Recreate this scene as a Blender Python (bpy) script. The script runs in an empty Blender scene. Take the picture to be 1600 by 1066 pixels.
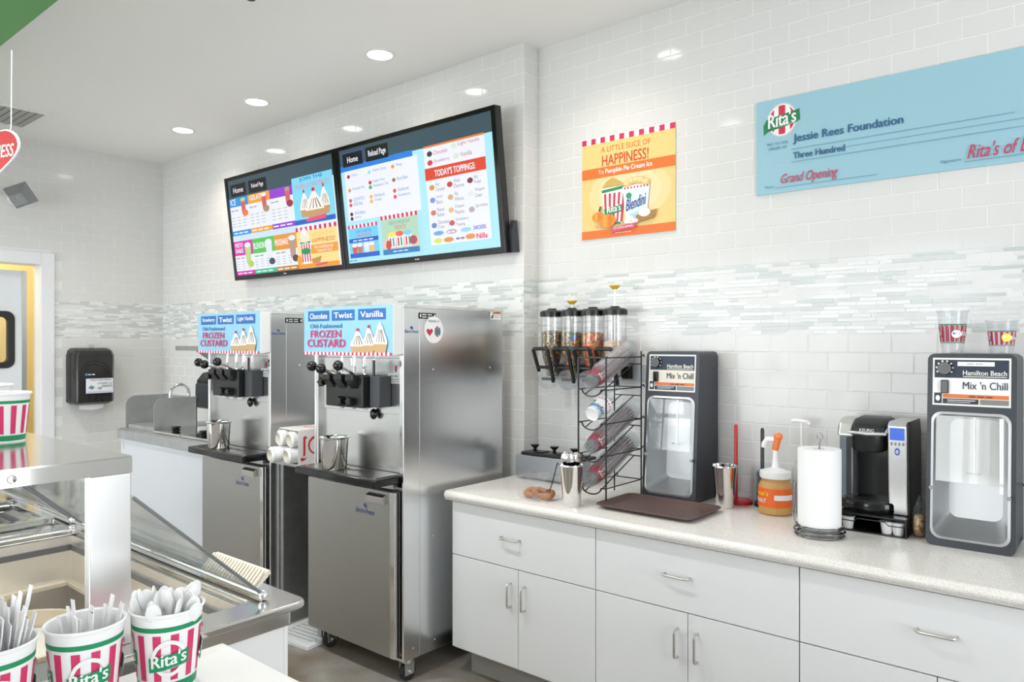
import bpy, math, random
from mathutils import Vector, Matrix
random.seed(7)
S = bpy.context.scene
COL = S.collection
# ------------------------------------------------------------------ camera
EYE = 1.575
cam = bpy.data.cameras.new('camera'); cam.sensor_width = 36; cam.lens = 36 * 1153.72 / 1600
cam.shift_y = 3.74 / 1600; cam.clip_start = 0.05
CAM = bpy.data.objects.new('camera', cam); COL.objects.link(CAM)
CAM.location = (0, 0, EYE); CAM.rotation_euler = (math.pi / 2, 0, 0.6961)
S.camera = CAM
# ------------------------------------------------------------------ world, daylight, exposure
S.view_settings.view_transform = 'Standard'; S.view_settings.look = 'None'
S.view_settings.gamma = 1; S.view_settings.use_curve_mapping = False
S.view_settings.exposure = 0.99
W = bpy.data.worlds.new('sky'); S.world = W; W.use_nodes = True
W.node_tree.nodes['Background'].inputs[0].default_value = (0.93, 0.96, 1.0, 1)
W.node_tree.nodes['Background'].inputs[1].default_value = 1.6
try: S.cycles.transparent_max_bounces = 24
except Exception: pass
def area(name, loc, rot, sx, sy, power, col=(1, 1, 1)):
    l = bpy.data.lights.new(name, 'AREA'); l.shape = 'RECTANGLE'; l.size = sx; l.size_y = sy
    l.energy = power; l.color = col
    o = bpy.data.objects.new(name, l); COL.objects.link(o); o.location = loc; o.rotation_euler = rot
    return o
H = math.pi / 2
# added area lights as daylight at unseen windows behind and right, for even brightness
area('window_daylight', (-4.5, -3.95, 1.55), (H, 0, 0), 6.4, 2.5, 72, (0.91, 0.96, 1.0))
area('window_daylight', (2.55, 0.9, 1.4), (H, 0, H), 1.7, 2.2, 24, (0.91, 0.96, 1.0))
# ------------------------------------------------------------------ materials
MATS = {}
def mat(name, col=(.8, .8, .8), rough=.5, metal=0, emit=0, trans=0, bump=0, bscale=60, var=0, vscale=8, stretch=None, coat=0, spec=None):
    if name in MATS: return MATS[name]
    m = bpy.data.materials.new(name); m.use_nodes = True; nt = m.node_tree; p = nt.nodes['Principled BSDF']
    p.inputs['Base Color'].default_value = (*col, 1); p.inputs['Roughness'].default_value = rough
    p.inputs['Metallic'].default_value = metal
    if coat: p.inputs['Coat Weight'].default_value = coat; p.inputs['Coat Roughness'].default_value = .05
    if spec is not None: p.inputs['Specular IOR Level'].default_value = spec
    if emit: p.inputs['Emission Color'].default_value = (*col, 1); p.inputs['Emission Strength'].default_value = emit
    if trans: p.inputs['Transmission Weight'].default_value = trans
    if bump or var:
        tc = nt.nodes.new('ShaderNodeTexCoord'); mp = nt.nodes.new('ShaderNodeMapping'); nt.links.new(tc.outputs['Object'], mp.inputs[0])
        if stretch: mp.inputs['Scale'].default_value = stretch
    if var:
        n = nt.nodes.new('ShaderNodeTexNoise'); n.inputs['Scale'].default_value = vscale; n.inputs['Detail'].default_value = 4
        nt.links.new(mp.outputs[0], n.inputs['Vector'])
        r = nt.nodes.new('ShaderNodeMapRange'); r.inputs['To Min'].default_value = 1 - var; r.inputs['To Max'].default_value = 1 + var
        nt.links.new(n.outputs['Fac'], r.inputs['Value'])
        x = nt.nodes.new('ShaderNodeVectorMath'); x.operation = 'SCALE'; x.inputs[0].default_value = col
        nt.links.new(r.outputs[0], x.inputs['Scale']); nt.links.new(x.outputs[0], p.inputs['Base Color'])
    if bump:
        n2 = nt.nodes.new('ShaderNodeTexNoise'); n2.inputs['Scale'].default_value = bscale; n2.inputs['Detail'].default_value = 3
        nt.links.new(mp.outputs[0], n2.inputs['Vector'])
        b = nt.nodes.new('ShaderNodeBump'); b.inputs['Strength'].default_value = bump; b.inputs['Distance'].default_value = .002
        nt.links.new(n2.outputs['Fac'], b.inputs['Height']); nt.links.new(b.outputs[0], p.inputs['Normal'])
    MATS[name] = m
    return m
def clear(name, col=(1, 1, 1), opac=.12, rough=.04, dcol=(.85, .87, .88)):
    """thin clear plastic or glass: see-through with a glossy skin"""
    m = bpy.data.materials.new(name); m.use_nodes = True; nt = m.node_tree
    for n in list(nt.nodes): nt.nodes.remove(n)
    out = nt.nodes.new('ShaderNodeOutputMaterial'); mx = nt.nodes.new('ShaderNodeMixShader'); mx2 = nt.nodes.new('ShaderNodeMixShader')
    t = nt.nodes.new('ShaderNodeBsdfTransparent'); t.inputs[0].default_value = (*col, 1)
    g = nt.nodes.new('ShaderNodeBsdfGlossy'); g.inputs['Roughness'].default_value = rough
    d = nt.nodes.new('ShaderNodeBsdfDiffuse'); d.inputs[0].default_value = (*dcol, 1)
    lw = nt.nodes.new('ShaderNodeLayerWeight'); lw.inputs['Blend'].default_value = .5
    pw = nt.nodes.new('ShaderNodeMath'); pw.operation = 'POWER'; pw.inputs[1].default_value = 4; nt.links.new(lw.outputs['Facing'], pw.inputs[0])
    fr = nt.nodes.new('ShaderNodeMapRange'); fr.inputs['To Min'].default_value = .05; fr.inputs['To Max'].default_value = .6; nt.links.new(pw.outputs[0], fr.inputs['Value'])
    mx2.inputs[0].default_value = opac
    nt.links.new(t.outputs[0], mx2.inputs[1]); nt.links.new(d.outputs[0], mx2.inputs[2])
    nt.links.new(fr.outputs[0], mx.inputs[0]); nt.links.new(mx2.outputs[0], mx.inputs[1]); nt.links.new(g.outputs[0], mx.inputs[2])
    nt.links.new(mx.outputs[0], out.inputs[0]); MATS[name] = m
    return m
def ink(r, g, b):
    return mat('ink_%02x%02x%02x' % (int(r * 255), int(g * 255), int(b * 255)), (r, g, b), .45)
def scr(r, g, b):
    n = 'screen_%02x%02x%02x' % (int(r * 255), int(g * 255), int(b * 255))
    if n not in MATS:
        m = mat(n, (r, g, b), .25, emit=.5); m.node_tree.nodes['Principled BSDF'].inputs['Base Color'].default_value = (r * .08, g * .08, b * .08, 1)
    return MATS[n]
M_tile = mat('white_glazed_tile', (.72, .715, .70), .09, spec=.32)
M_grout = mat('tile_grout', (.80, .80, .79), .8, bump=.2)
M_ceil = mat('ceiling_paint', (.90, .89, .875), .75, bump=.05, bscale=40)
M_paint = mat('white_wall_paint', (.85, .85, .84), .6, bump=.05)
M_trim = mat('painted_trim', (.80, .81, .83), .4)
M_steel = mat('brushed_steel', (.80, .81, .82), .24, 1, bump=.015, bscale=30, var=.04, vscale=5, stretch=(30, 30, 1.2))
M_steelh = mat('brushed_steel_fine', (.66, .66, .655), .24, 1, bump=.04, bscale=30, var=.05, vscale=4, stretch=(1.5, 40, 40))
M_steeldoor = mat('satin_steel_door', (.44, .44, .425), .38, 1, bump=.08, bscale=60, var=.05, vscale=6, stretch=(1.2, 30, 30))
M_polish = mat('polished_steel', (.78, .78, .77), .07, 1, var=.03)
M_satin = mat('satin_steel_top', (.66, .655, .64), .14, 1, var=.05, vscale=6)
M_worn = mat('worn_galvanised_steel', (.55, .56, .56), .42, 1, var=.2, vscale=14)
M_chrome = mat('chrome', (.85, .85, .86), .05, 1)
M_nickel = mat('brushed_nickel', (.62, .60, .57), .3, 1)
M_lam = mat('white_laminate', (.79, .795, .80), .42, bump=.03)
M_black = mat('black_plastic', (.008, .0085, .009), .35, bump=.08, bscale=120)
M_blackg = mat('black_gloss', (.006, .006, .0065), .12)
M_slate = mat('slate_blue_paint', (.026, .031, .040), .38, bump=.15, bscale=250)
M_rubber = mat('black_rubber', (.02, .02, .02), .7)
M_wire = mat('black_wire', (.02, .02, .022), .35)
M_white = mat('white_plastic', (.86, .86, .86), .35)
M_paper = mat('white_paper', (.9, .9, .9), .75, bump=.1, bscale=200)
M_red = mat('red_plastic', (.62, .02, .03), .25)
M_orange = mat('orange_plastic', (.9, .22, .06), .35)
M_yellow = mat('yellow_plastic', (.75, .5, .05), .4)
M_tan = mat('tan_plastic', (.74, .65, .51), .5, var=.12, vscale=10)
M_brown = mat('brown_tray_fibreglass', (.115, .07, .06), .5, bump=.2, bscale=300, var=.1, vscale=60)
M_green = mat('green_soffit_paint', (.085, .26, .075), .55, bump=.03)
M_clear = clear('clear_plastic', opac=.025)
M_clear2 = clear('clear_cup_plastic', (.93, .94, .95), opac=.12, dcol=(.6, .62, .64))
M_acryl = clear('clear_acrylic', opac=.04)
M_glass = clear('lid_glass', (.93, .95, .94), opac=.06, rough=.06)
M_smoke = clear('smoky_tank_plastic', (.55, .62, .68), opac=.05)
M_lamp = mat('lamp_lens', (1, .97, .92), .4, emit=9)
M_tube = mat('fluorescent_tube', (1, .98, .95), .4, emit=5)
M_pb = mat('peanut_butter', (.55, .30, .10), .45, var=.15, vscale=20)
M_silver = mat('silver_plastic', (.68, .68, .67), .28, .9)
# speckled quartz
def quartz():
    m = mat('speckled_quartz', (.80, .765, .71), .22); nt = m.node_tree; p = nt.nodes['Principled BSDF']
    tc = nt.nodes.new('ShaderNodeTexCoord'); v = nt.nodes.new('ShaderNodeTexNoise'); v.inputs['Scale'].default_value = 420; v.inputs['Detail'].default_value = 2
    r = nt.nodes.new('ShaderNodeValToRGB'); e = r.color_ramp.elements
    e[0].position = .30; e[0].color = (.42, .40, .37, 1); e[1].position = .44; e[1].color = (.80, .77, .725, 1)
    e.new(.66).color = (.88, .86, .83, 1)
    nt.links.new(tc.outputs['Object'], v.inputs['Vector']); nt.links.new(v.outputs['Fac'], r.inputs[0]); nt.links.new(r.outputs[0], p.inputs['Base Color'])
    return m
M_quartz = quartz()
def concrete():
    m = mat('stained_concrete', (.3, .27, .22), .35); nt = m.node_tree; p = nt.nodes['Principled BSDF']
    tc = nt.nodes.new('ShaderNodeTexCoord'); a = nt.nodes.new('ShaderNodeTexNoise'); a.inputs['Scale'].default_value = 1.7; a.inputs['Detail'].default_value = 8
    r = nt.nodes.new('ShaderNodeValToRGB'); e = r.color_ramp.elements
    e[0].position = .36; e[0].color = (.17, .12, .065, 1); e[1].position = .58; e[1].color = (.36, .34, .31, 1)
    b = nt.nodes.new('ShaderNodeTexNoise'); b.inputs['Scale'].default_value = 160
    mx = nt.nodes.new('ShaderNodeMixRGB'); mx.blend_type = 'OVERLAY'; mx.inputs[0].default_value = .35
    nt.links.new(tc.outputs['Object'], a.inputs['Vector']); nt.links.new(tc.outputs['Object'], b.inputs['Vector'])
    nt.links.new(a.outputs['Fac'], r.inputs[0]); nt.links.new(r.outputs[0], mx.inputs[1]); nt.links.new(b.outputs['Color'], mx.inputs[2])
    nt.links.new(mx.outputs[0], p.inputs['Base Color'])
    return m
M_floor = concrete()
def granular(name, cols, scale):
    m = mat(name, cols[0], .35); nt = m.node_tree; p = nt.nodes['Principled BSDF']
    tc = nt.nodes.new('ShaderNodeTexCoord'); v = nt.nodes.new('ShaderNodeTexVoronoi'); v.inputs['Scale'].default_value = scale
    r = nt.nodes.new('ShaderNodeValToRGB'); r.color_ramp.interpolation = 'CONSTANT'; e = r.color_ramp.elements
    sp = nt.nodes.new('ShaderNodeSeparateColor')
    e[0].color = (*cols[0], 1); e[1].position = 1 / len(cols); e[1].color = (*cols[1], 1)
    for i, c in enumerate(cols[2:]): e.new((i + 2) / len(cols)).color = (*c, 1)
    nt.links.new(tc.outputs['Object'], v.inputs['Vector']); nt.links.new(v.outputs['Color'], sp.inputs[0]); nt.links.new(sp.outputs[0], r.inputs[0])
    nt.links.new(r.outputs[0], p.inputs['Base Color'])
    return m
# ------------------------------------------------------------------ mesh builder
class MB:
    def __init__(s): s.v = []; s.f = []; s.m = []; s.M = None
    def add(s, vs, fs, mi=0):
        b = len(s.v)
        if s.M is not None: vs = [s.M @ Vector(v) for v in vs]
        s.v += [tuple(v) for v in vs]; s.f += [tuple(i + b for i in f) for f in fs]; s.m += [mi] * len(fs); return s
    def box(s, x0, x1, y0, y1, z0, z1, mi=0):
        return s.add([(x0, y0, z0), (x1, y0, z0), (x1, y1, z0), (x0, y1, z0), (x0, y0, z1), (x1, y0, z1), (x1, y1, z1), (x0, y1, z1)],
                     [(3, 2, 1, 0), (4, 5, 6, 7), (0, 1, 5, 4), (1, 2, 6, 5), (2, 3, 7, 6), (3, 0, 4, 7)], mi)
    def lathe(s, prof, n=28, c=(0, 0, 0), mi=0, arc=None, sx=1, sy=1):
        vs = []; fs = []; k = len(prof)
        for i in range(n):
            a = 2 * math.pi * i / n
            for r, z in prof: vs.append((c[0] + r * math.cos(a) * sx, c[1] + r * math.sin(a) * sy, c[2] + z))
        for i in range(n):
            j = (i + 1) % n
            for q in range(k - 1):
                a, b, d, e = i * k + q, j * k + q, j * k + q + 1, i * k + q + 1
                if prof[q][0] < 1e-6: fs.append((a, d, e))
                elif prof[q + 1][0] < 1e-6: fs.append((a, b, e))
                else: fs.append((a, b, d, e))
        return s.add(vs, fs, mi)
    def tube(s, pts, r, n=8, mi=0, closed=False, caps=True):
        P = [Vector(p) for p in pts]; L = len(P); R = r if isinstance(r, (list, tuple)) else [r] * L
        T = []
        for i in range(L):
            if closed: t = P[(i + 1) % L] - P[i - 1]
            else: t = P[min(i + 1, L - 1)] - P[max(i - 1, 0)]
            T.append(t.normalized())
        up = Vector((0, 0, 1)) if abs(T[0].z) < .9 else Vector((1, 0, 0))
        N = (up - T[0] * up.dot(T[0])).normalized(); vs = []; fs = []
        for i in range(L):
            N = (N - T[i] * N.dot(T[i])).normalized(); B = T[i].cross(N)
            for k in range(n):
                a = 2 * math.pi * k / n; vs.append(P[i] + (N * math.cos(a) + B * math.sin(a)) * R[i])
        for i in range(L if closed else L - 1):
            j = (i + 1) % L
            for k in range(n):
                q = (k + 1) % n; fs.append((i * n + k, i * n + q, j * n + q, j * n + k))
        if caps and not closed:
            fs.append(tuple(range(n - 1, -1, -1))); fs.append(tuple((L - 1) * n + k for k in range(n)))
        return s.add(vs, fs, mi)
    def cyl(s, p0, p1, r0, r1=None, n=20, mi=0): return s.tube([p0, p1], [r0, r0 if r1 is None else r1], n, mi)
    def prism(s, poly, ax, a0, a1, mi=0):
        def P(u, v, a): return {'x': (a, u, v), 'y': (u, a, v), 'z': (u, v, a)}[ax]
        n = len(poly); vs = [P(u, v, a0) for u, v in poly] + [P(u, v, a1) for u, v in poly]
        fs = [tuple(range(n)), tuple(range(2 * n - 1, n - 1, -1))] + [((i + 1) % n, i, n + i, n + (i + 1) % n) for i in range(n)]
        return s.add(vs, fs, mi)
    def ring(s, outer, inner, ax, a0, a1, mi=0):
        """flat frame between two outlines with the same number of points"""
        def P(u, v, a): return {'x': (a, u, v), 'y': (u, a, v), 'z': (u, v, a)}[ax]
        n = len(outer); vs = [P(*p, a) for a in (a0, a1) for l in (outer, inner) for p in l]; fs = []
        for i in range(n):
            j = (i + 1) % n
            fs += [(i, j, n + j, n + i), (2 * n + j, 2 * n + i, 3 * n + i, 3 * n + j), (j, i, 2 * n + i, 2 * n + j), (n + i, n + j, 3 * n + j, 3 * n + i)]
        return s.add(vs, fs, mi)
    def ball(s, c, r, mi=0, n=14, sc=(1, 1, 1)):
        pr = [(r * math.sin(math.pi * i / 8), -r * math.cos(math.pi * i / 8)) for i in range(9)]
        pr[0] = (0, -r); pr[-1] = (0, r)
        return s.lathe([(a * sc[0], b * sc[2]) for a, b in pr], n, c, mi, sy=sc[1] / sc[0])
    def build(s, name, mats, parent=None, bev=0, ang=38, seg=2, loc=None, flat=False):
        me = bpy.data.meshes.new(name); me.from_pydata(s.v, [], s.f)
        for m in (mats if isinstance(mats, (list, tuple)) else [mats]): me.materials.append(m)
        me.polygons.foreach_set('material_index', s.m)
        import bmesh as _b
        bm = _b.new(); bm.from_mesh(me); _b.ops.recalc_face_normals(bm, faces=bm.faces); bm.to_mesh(me); bm.free()
        if not flat:
            me.polygons.foreach_set('use_smooth', [True] * len(me.polygons)); me.set_sharp_from_angle(angle=math.radians(ang))
        me.update()
        o = bpy.data.objects.new(name, me); COL.objects.link(o)
        if parent: o.parent = parent
        if loc: o.location = loc
        if bev:
            b = o.modifiers.new('bevel', 'BEVEL'); b.width = bev; b.segments = seg; b.limit_method = 'ANGLE'; b.angle_limit = .6; b.harden_normals = True
        return o
def rrect(x0, x1, y0, y1, r, n=5):
    out = []
    for cx, cy, a0 in ((x1 - r, y1 - r, 0), (x0 + r, y1 - r, 90), (x0 + r, y0 + r, 180), (x1 - r, y0 + r, 270)):
        for i in range(n + 1):
            a = math.radians(a0 + 90 * i / n); out.append((cx + r * math.cos(a), cy + r * math.sin(a)))
    return out
def arcpts(c, r, a0, a1, n, plane='xz'):
    out = []
    for i in range(n + 1):
        a = math.radians(a0 + (a1 - a0) * i / n); u, v = r * math.cos(a), r * math.sin(a)
        out.append({'xz': (c[0] + u, c[1], c[2] + v), 'yz': (c[0], c[1] + u, c[2] + v), 'xy': (c[0] + u, c[1] + v, c[2])}[plane])
    return out
def tag(o, label=None, cat=None, group=None, kind=None):
    if label: o['label'] = label
    if cat: o['category'] = cat
    if group: o['group'] = group
    if kind: o['kind'] = kind
    return o
def thing(name, label, cat, loc=(0, 0, 0), rz=0, group=None):
    o = bpy.data.objects.new(name, None); o.empty_display_size = .05; COL.objects.link(o)
    o.location = loc; o.rotation_euler = (0, 0, rz)
    return tag(o, label, cat, group)
def copy_tree(o, parent=None):
    c = o.copy(); COL.objects.link(c); c.parent = parent
    for ch in o.children: copy_tree(ch, c)
    return c
# ------------------------------------------------------------------ flat print
_TX = {}
def text_mesh(s, bold, shear):
    k = (s, bold, shear)
    if k not in _TX:
        cu = bpy.data.curves.new('lettering', 'FONT'); cu.body = s; cu.size = 1; cu.offset = bold; cu.shear = shear; cu.resolution_u = 3
        ob = bpy.data.objects.new('lettering', cu); me = bpy.data.meshes.new_from_object(ob)
        vs = [tuple(v.co)[:2] for v in me.vertices]; fs = [tuple(p.vertices) for p in me.polygons]
        bpy.data.objects.remove(ob); bpy.data.curves.remove(cu); bpy.data.meshes.remove(me)
        _TX[k] = (vs, fs)
    return _TX[k]
class Art:
    """print in percent of a w x h panel, y counted down from the top"""
    def __init__(s, w, h, mp=None, eps=.00025, sub=0):
        s.w, s.h, s.eps, s.sub = w, h, eps, sub; s.mp = mp or (lambda x, z, l: (x, -l, z))
        s.v = []; s.f = []; s.m = []; s.mats = []; s.L = 1
    def _mi(s, m):
        if m not in s.mats: s.mats.append(m)
        return s.mats.index(m)
    def _put(s, pts, fs, m):
        b = len(s.v); mi = s._mi(m)
        s.v += [s.mp(x / 100 * s.w - s.w / 2, s.h * (1 - y / 100), s.L * s.eps) for x, y in pts]
        s.f += [tuple(i + b for i in f) for f in fs]; s.m += [mi] * len(fs)
    def up(s, n=1): s.L += n; return s
    def poly(s, pts, m, up=1):
        s._put(pts, [tuple(range(len(pts)))], m); s.L += up; return s
    def rect(s, x0, y0, x1, y1, m, up=1):
        if s.sub:
            n = max(1, int((x1 - x0) / s.sub))
            for i in range(n):
                a, b = x0 + (x1 - x0) * i / n, x0 + (x1 - x0) * (i + 1) / n
                s._put([(a, y0), (b, y0), (b, y1), (a, y1)], [(0, 1, 2, 3)], m)
            s.L += up; return s
        return s.poly([(x0, y0), (x1, y0), (x1, y1), (x0, y1)], m, up)
    def ell(s, cx, cy, rx, ry, m, n=20, up=1, a0=0, a1=360):
        full = a1 - a0 >= 360
        pts = [(cx + rx * math.cos(math.radians(a0 + (a1 - a0) * i / n)), cy - ry * math.sin(math.radians(a0 + (a1 - a0) * i / n))) for i in range(n if full else n + 1)]
        return s.poly(pts, m, up)
    def text(s, t, x0, x1, y0, y1, m, bold=0, shear=0, tilt=0, up=1):
        vs, fs = text_mesh(t, 0, shear)
        if not vs: return s
        ax, bx_ = min(v[0] for v in vs), max(v[0] for v in vs); ay, by = min(v[1] for v in vs), max(v[1] for v in vs)
        out = []
        for x, y in vs:
            u = (x - ax) / (bx_ - ax); w = (y - ay) / max(1e-6, by - ay)
            out.append((x0 + (x1 - x0) * u, y1 - (y1 - y0) * w - tilt * u))
        s._put(out, fs, m)
        if bold > 0:
            bx2 = bold * .9 * (x1 - x0) / max(1e-6, bx_ - ax); by2 = bold * .6 * (y1 - y0)
            for i, j in ((1, 0), (-1, 0), (0, 1), (0, -1)): s.L += .22; s._put([(x + i * bx2, y + j * by2) for x, y in out], fs, m)
        s.L += up; return s
    def line(s, t, x0, x1, y0, y1, m, *k):
        """print too small to read: word-like dashes"""
        n = max(2, int((x1 - x0) / max(.6, (y1 - y0) * 2.2)))
        for i in range(n): s.rect(x0 + (x1 - x0) * i / n, y0 + (y1 - y0) * .25, x0 + (x1 - x0) * (i + .78) / n, y1 - (y1 - y0) * .2, m, 0)
        s.L += 1; return s
    def stripes(s, x0, x1, y0, y1, n, ma, mb):
        s.rect(x0, y0, x1, y1, mb)
        for i in range(n):
            if i % 2 == 0: s.rect(x0 + (x1 - x0) * i / n, y0, x0 + (x1 - x0) * (i + 1) / n, y1, ma, 0)
        s.L += 1; return s
    def disc_stripes(s, cx, cy, rx, ry, bands, m):
        for a, b in bands:
            n = 8; up_ = []; dn = []
            for i in range(n + 1):
                t = a + (b - a) * i / n; q = math.sqrt(max(0, 1 - t * t)); up_.append((cx + t * rx, cy - q * ry)); dn.append((cx + t * rx, cy + q * ry))
            s.poly(up_ + dn[::-1], m, 0)
        s.L += 1; return s
    def logo(s, cx, cy, rx, ry, tilt=0, ring=True):
        """striped disc with a green ribbon and the shop's name"""
        G, R, Wt = ink(.01, .20, .07), ink(.62, .02, .06), ink(.88, .88, .86)
        if ring: s.ell(cx, cy, rx * 1.08, ry * 1.08, ink(.62, .64, .62), 28)
        s.ell(cx, cy, rx, ry, Wt, 28); s.disc_stripes(cx, cy, rx * .93, ry * .93, [(-.97, -.62), (-.26, .26), (.62, .97)], R)
        s.poly([(cx - 1.35 * rx, cy + .1 * ry + tilt), (cx - 1.1 * rx, cy - .25 * ry + tilt), (cx + 1.25 * rx, cy - .42 * ry - tilt), (cx + 1.3 * rx, cy + .28 * ry - tilt), (cx + .9 * rx, cy + .45 * ry - tilt), (cx - 1.0 * rx, cy + .55 * ry + tilt), (cx - 1.32 * rx, cy + .75 * ry + tilt)], G)
        s.text("Rita's", cx - .98 * rx, cx + 1.0 * rx, cy - .52 * ry + tilt, cy + .36 * ry + tilt, Wt, .03, 0, 2 * tilt)
        s.text("Ice Custard Happiness", cx - .4 * rx, cx + .9 * rx, cy + .36 * ry, cy + .47 * ry, Wt, .0, 0, tilt)
        return s
    def build(s, name, parent=None, loc=None, rot=None):
        me = bpy.data.meshes.new(name); me.from_pydata(s.v, [], s.f)
        for m in s.mats: me.materials.append(m)
        me.polygons.foreach_set('material_index', s.m); me.update()
        o = bpy.data.objects.new(name, me); COL.objects.link(o)
        if parent: o.parent = parent
        if loc: o.location = loc
        if rot: o.rotation_euler = rot
        return o
# ------------------------------------------------------------------ the room
YW, YT, XL, XJ, ZC = 3.206, 3.084, -6.665, -2.494, 3.19    # poster wall, screen wall, far wall, the step between, ceiling
XR, YF = 2.7, -4.1
def struct(name, mb, m, **k): return tag(mb.build(name, m, **k), kind='structure')
floor = struct('floor', MB().box(-8.6, XR, YF, 3.4, -.1, 0), M_floor)
MB().box(XL, XR - .1, YF + .1, -.35, 0, .006).build('pale_floor_tiling', mat('pale_floor_tile', (.72, .70, .66), .45, var=.05), floor)  # unseen pale floor zone, added to bounce light up to the ceiling
ceil = struct('ceiling', MB().box(-8.6, XR, YF, 3.4, ZC, ZC + .1), M_ceil)
TD = .007                                                     # tile depth
wallA = struct('wall_back_right', MB().box(XJ, XR, YW + .0012, YW + .15, 0, ZC), M_grout)
wallB = struct('wall_back_left', MB().box(XL - .2, XJ - .0016, YT + .0012, YW + .15, 0, ZC), M_grout)
DY0, DY1, DZ = 1.00, 2.12, 2.215                              # doorway in the far wall
wl = MB()
wl.box(XL - .16, XL - .0012, DY1, YT + .05, 0, ZC).box(XL - .16, XL - .0012, YF, DY0, 0, ZC).box(XL - .16, XL - .0012, DY0, DY1, DZ, ZC)
wallL = struct('wall_left', wl, M_grout)
wf = MB().box(-8.6, XR, YF, YF + .1, 0, .3).box(-8.6, XR, YF, YF + .1, 2.8, ZC).box(-8.6, -7.7, YF, YF + .1, .3, 2.8).box(-1.2, XR, YF, YF + .1, .3, 2.8)
struct('wall_front', wf, M_paint)
wr = MB().box(XR - .1, XR, YF, 3.4, 0, .3).box(XR - .1, XR, YF, 3.4, 2.8, ZC).box(XR - .1, XR, YF, .05, .3, 2.8).box(XR - .1, XR, 1.75, 3.4, .3, 2.8)
struct('wall_right', wr, M_paint)
for i, x in enumerate((-6.6, -4.5, -2.4)):
    w = struct('window_%d' % (i + 1), MB().ring([(x - 1.0, .3), (x + 1.0, .3), (x + 1.0, 2.8), (x - 1.0, 2.8)], [(x - .94, .36), (x + .94, .36), (x + .94, 2.74), (x - .94, 2.74)], 'y', YF + .02, YF + .08), M_black)
w = struct('window_5', MB().ring([(.05, .3), (1.75, .3), (1.75, 2.8), (.05, 2.8)], [(.11, .36), (1.69, .36), (1.69, 2.74), (.11, 2.74)], 'x', XR - .08, XR - .02), M_black)  # unseen opening added at the aisle end to let in light from the right
# green soffit above the service counter
struct('trim_1', MB().box(-6.6, -1.2, .25, .905, 2.70, ZC), M_green, bev=.004)
# room behind the swing door
bk = MB().box(-8.6, -8.5, .2, 3.4, 0, ZC).box(-8.5, XL - .16, 3.3, 3.4, 0, ZC).box(-8.5, XL - .16, .2, .3, 0, ZC)
struct('wall_kitchen', bk, mat('kitchen_cream_paint', (.85, .74, .42), .7))
l = bpy.data.lights.new('kitchen_lamp', 'POINT'); l.energy = 20; l.color = (1, .88, .62); l.shadow_soft_size = .2
o = bpy.data.objects.new('kitchen_lamp', l); COL.objects.link(o); o.location = (-7.6, 1.7, 2.7)
# ---- tiles
def projpx(x, y, z):
    c, s_ = math.cos(.6961), math.sin(.6961); zc = -x * s_ + y * c; xc = x * c + y * s_
    return (800 + 1153.72 * xc / zc, 536.74 - 1153.72 * (z - EYE) / zc, 1153.72 / zc) if zc > .1 else (-9e3, 0, 0)
ZB0, ZB1, TW, TH = 1.615, 1.925, .1612, .0792
def tile_mesh(w, h, d, b=.0022):
    hw, hh = w / 2, h / 2
    vs = [(-hw, 0, -hh), (hw, 0, -hh), (hw, 0, hh), (-hw, 0, hh), (-hw, -d + b, -hh), (hw, -d + b, -hh), (hw, -d + b, hh), (-hw, -d + b, hh),
          (-hw + b, -d, -hh + b), (hw - b, -d, -hh + b), (hw - b, -d, hh - b), (-hw + b, -d, hh - b)]
    fs = [(8, 9, 10, 11)] + [(4 + i, 4 + (i + 1) % 4, 8 + (i + 1) % 4, 8 + i) for i in range(4)] + [(i, (i + 1) % 4, 4 + (i + 1) % 4, 4 + i) for i in range(4)]
    return vs, fs
_tm = {}
def shared_tile(w):
    k = round(w, 3)
    if k not in _tm:
        vs, fs = tile_mesh(w - .0026, TH - .0026, TD); me = bpy.data.meshes.new('tile'); me.from_pydata(vs, [], fs); me.materials.append(M_tile); _tm[k] = me
    return _tm[k]
def tiling(wall, u0, u1, place, zlow, skip=lambda u, z: False, start=0.0):
    """rows of running-bond tiles; place(u) gives the point on the wall and its turn"""
    cells = []
    rows = []
    z = ZB0
    while z - TH > zlow: rows.append((z - TH, len(rows) + 1)); z -= TH
    z = ZB1; k = 0
    while z < ZC - .01: rows.append((z, k)); z += TH; k += 1
    for z0, k in rows:
        h = min(TH, ZC - z0)
        u = u0 + start - (TW if k % 2 else TW / 2)
        while u < u1 - 1e-4:
            a, b = max(u, u0), min(u + TW, u1); u += TW
            if b - a > .012 and not skip((a + b) / 2, z0 + h / 2): cells.append(((a + b) / 2, z0 + h / 2, b - a, h))
    def size(c):
        x, y, _ = place(c[0])[0]; p = projpx(x, y, c[1])
        return p[2] * c[2] if -20 < p[0] < 1620 and -20 < p[1] < 1080 else p[2] * 1e-3
    cells.sort(key=size, reverse=True); rest = MB()
    for i, (u, z, w, h) in enumerate(cells):
        (x, y, _), rz = place(u)
        R = Matrix.Rotation(rz + random.gauss(0, .0035), 4, 'Z') @ Matrix.Rotation(random.gauss(0, .0025), 4, 'X')
        Mx = Matrix.Translation((x, y, z)) @ R @ Matrix.Diagonal((1, 1, h / TH, 1))
        if i < 300:
            o = bpy.data.objects.new('tile', shared_tile(w)); COL.objects.link(o); o.parent = wall; o.matrix_basis = Mx
        else:
            rest.M = Mx; vs, fs = tile_mesh(w - .0026, TH - .0026, TD); rest.add(vs, fs)
    if rest.v: tag(rest.build('tile_field', M_tile, wall, flat=True), kind='stuff')
MOS = [mat('mosaic_white', (.74, .75, .74), .12), mat('mosaic_pale_green', (.55, .59, .575), .1), mat('mosaic_grey', (.57, .59, .58), .18), mat('mosaic_pearl', (.68, .695, .68), .1)]
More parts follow.
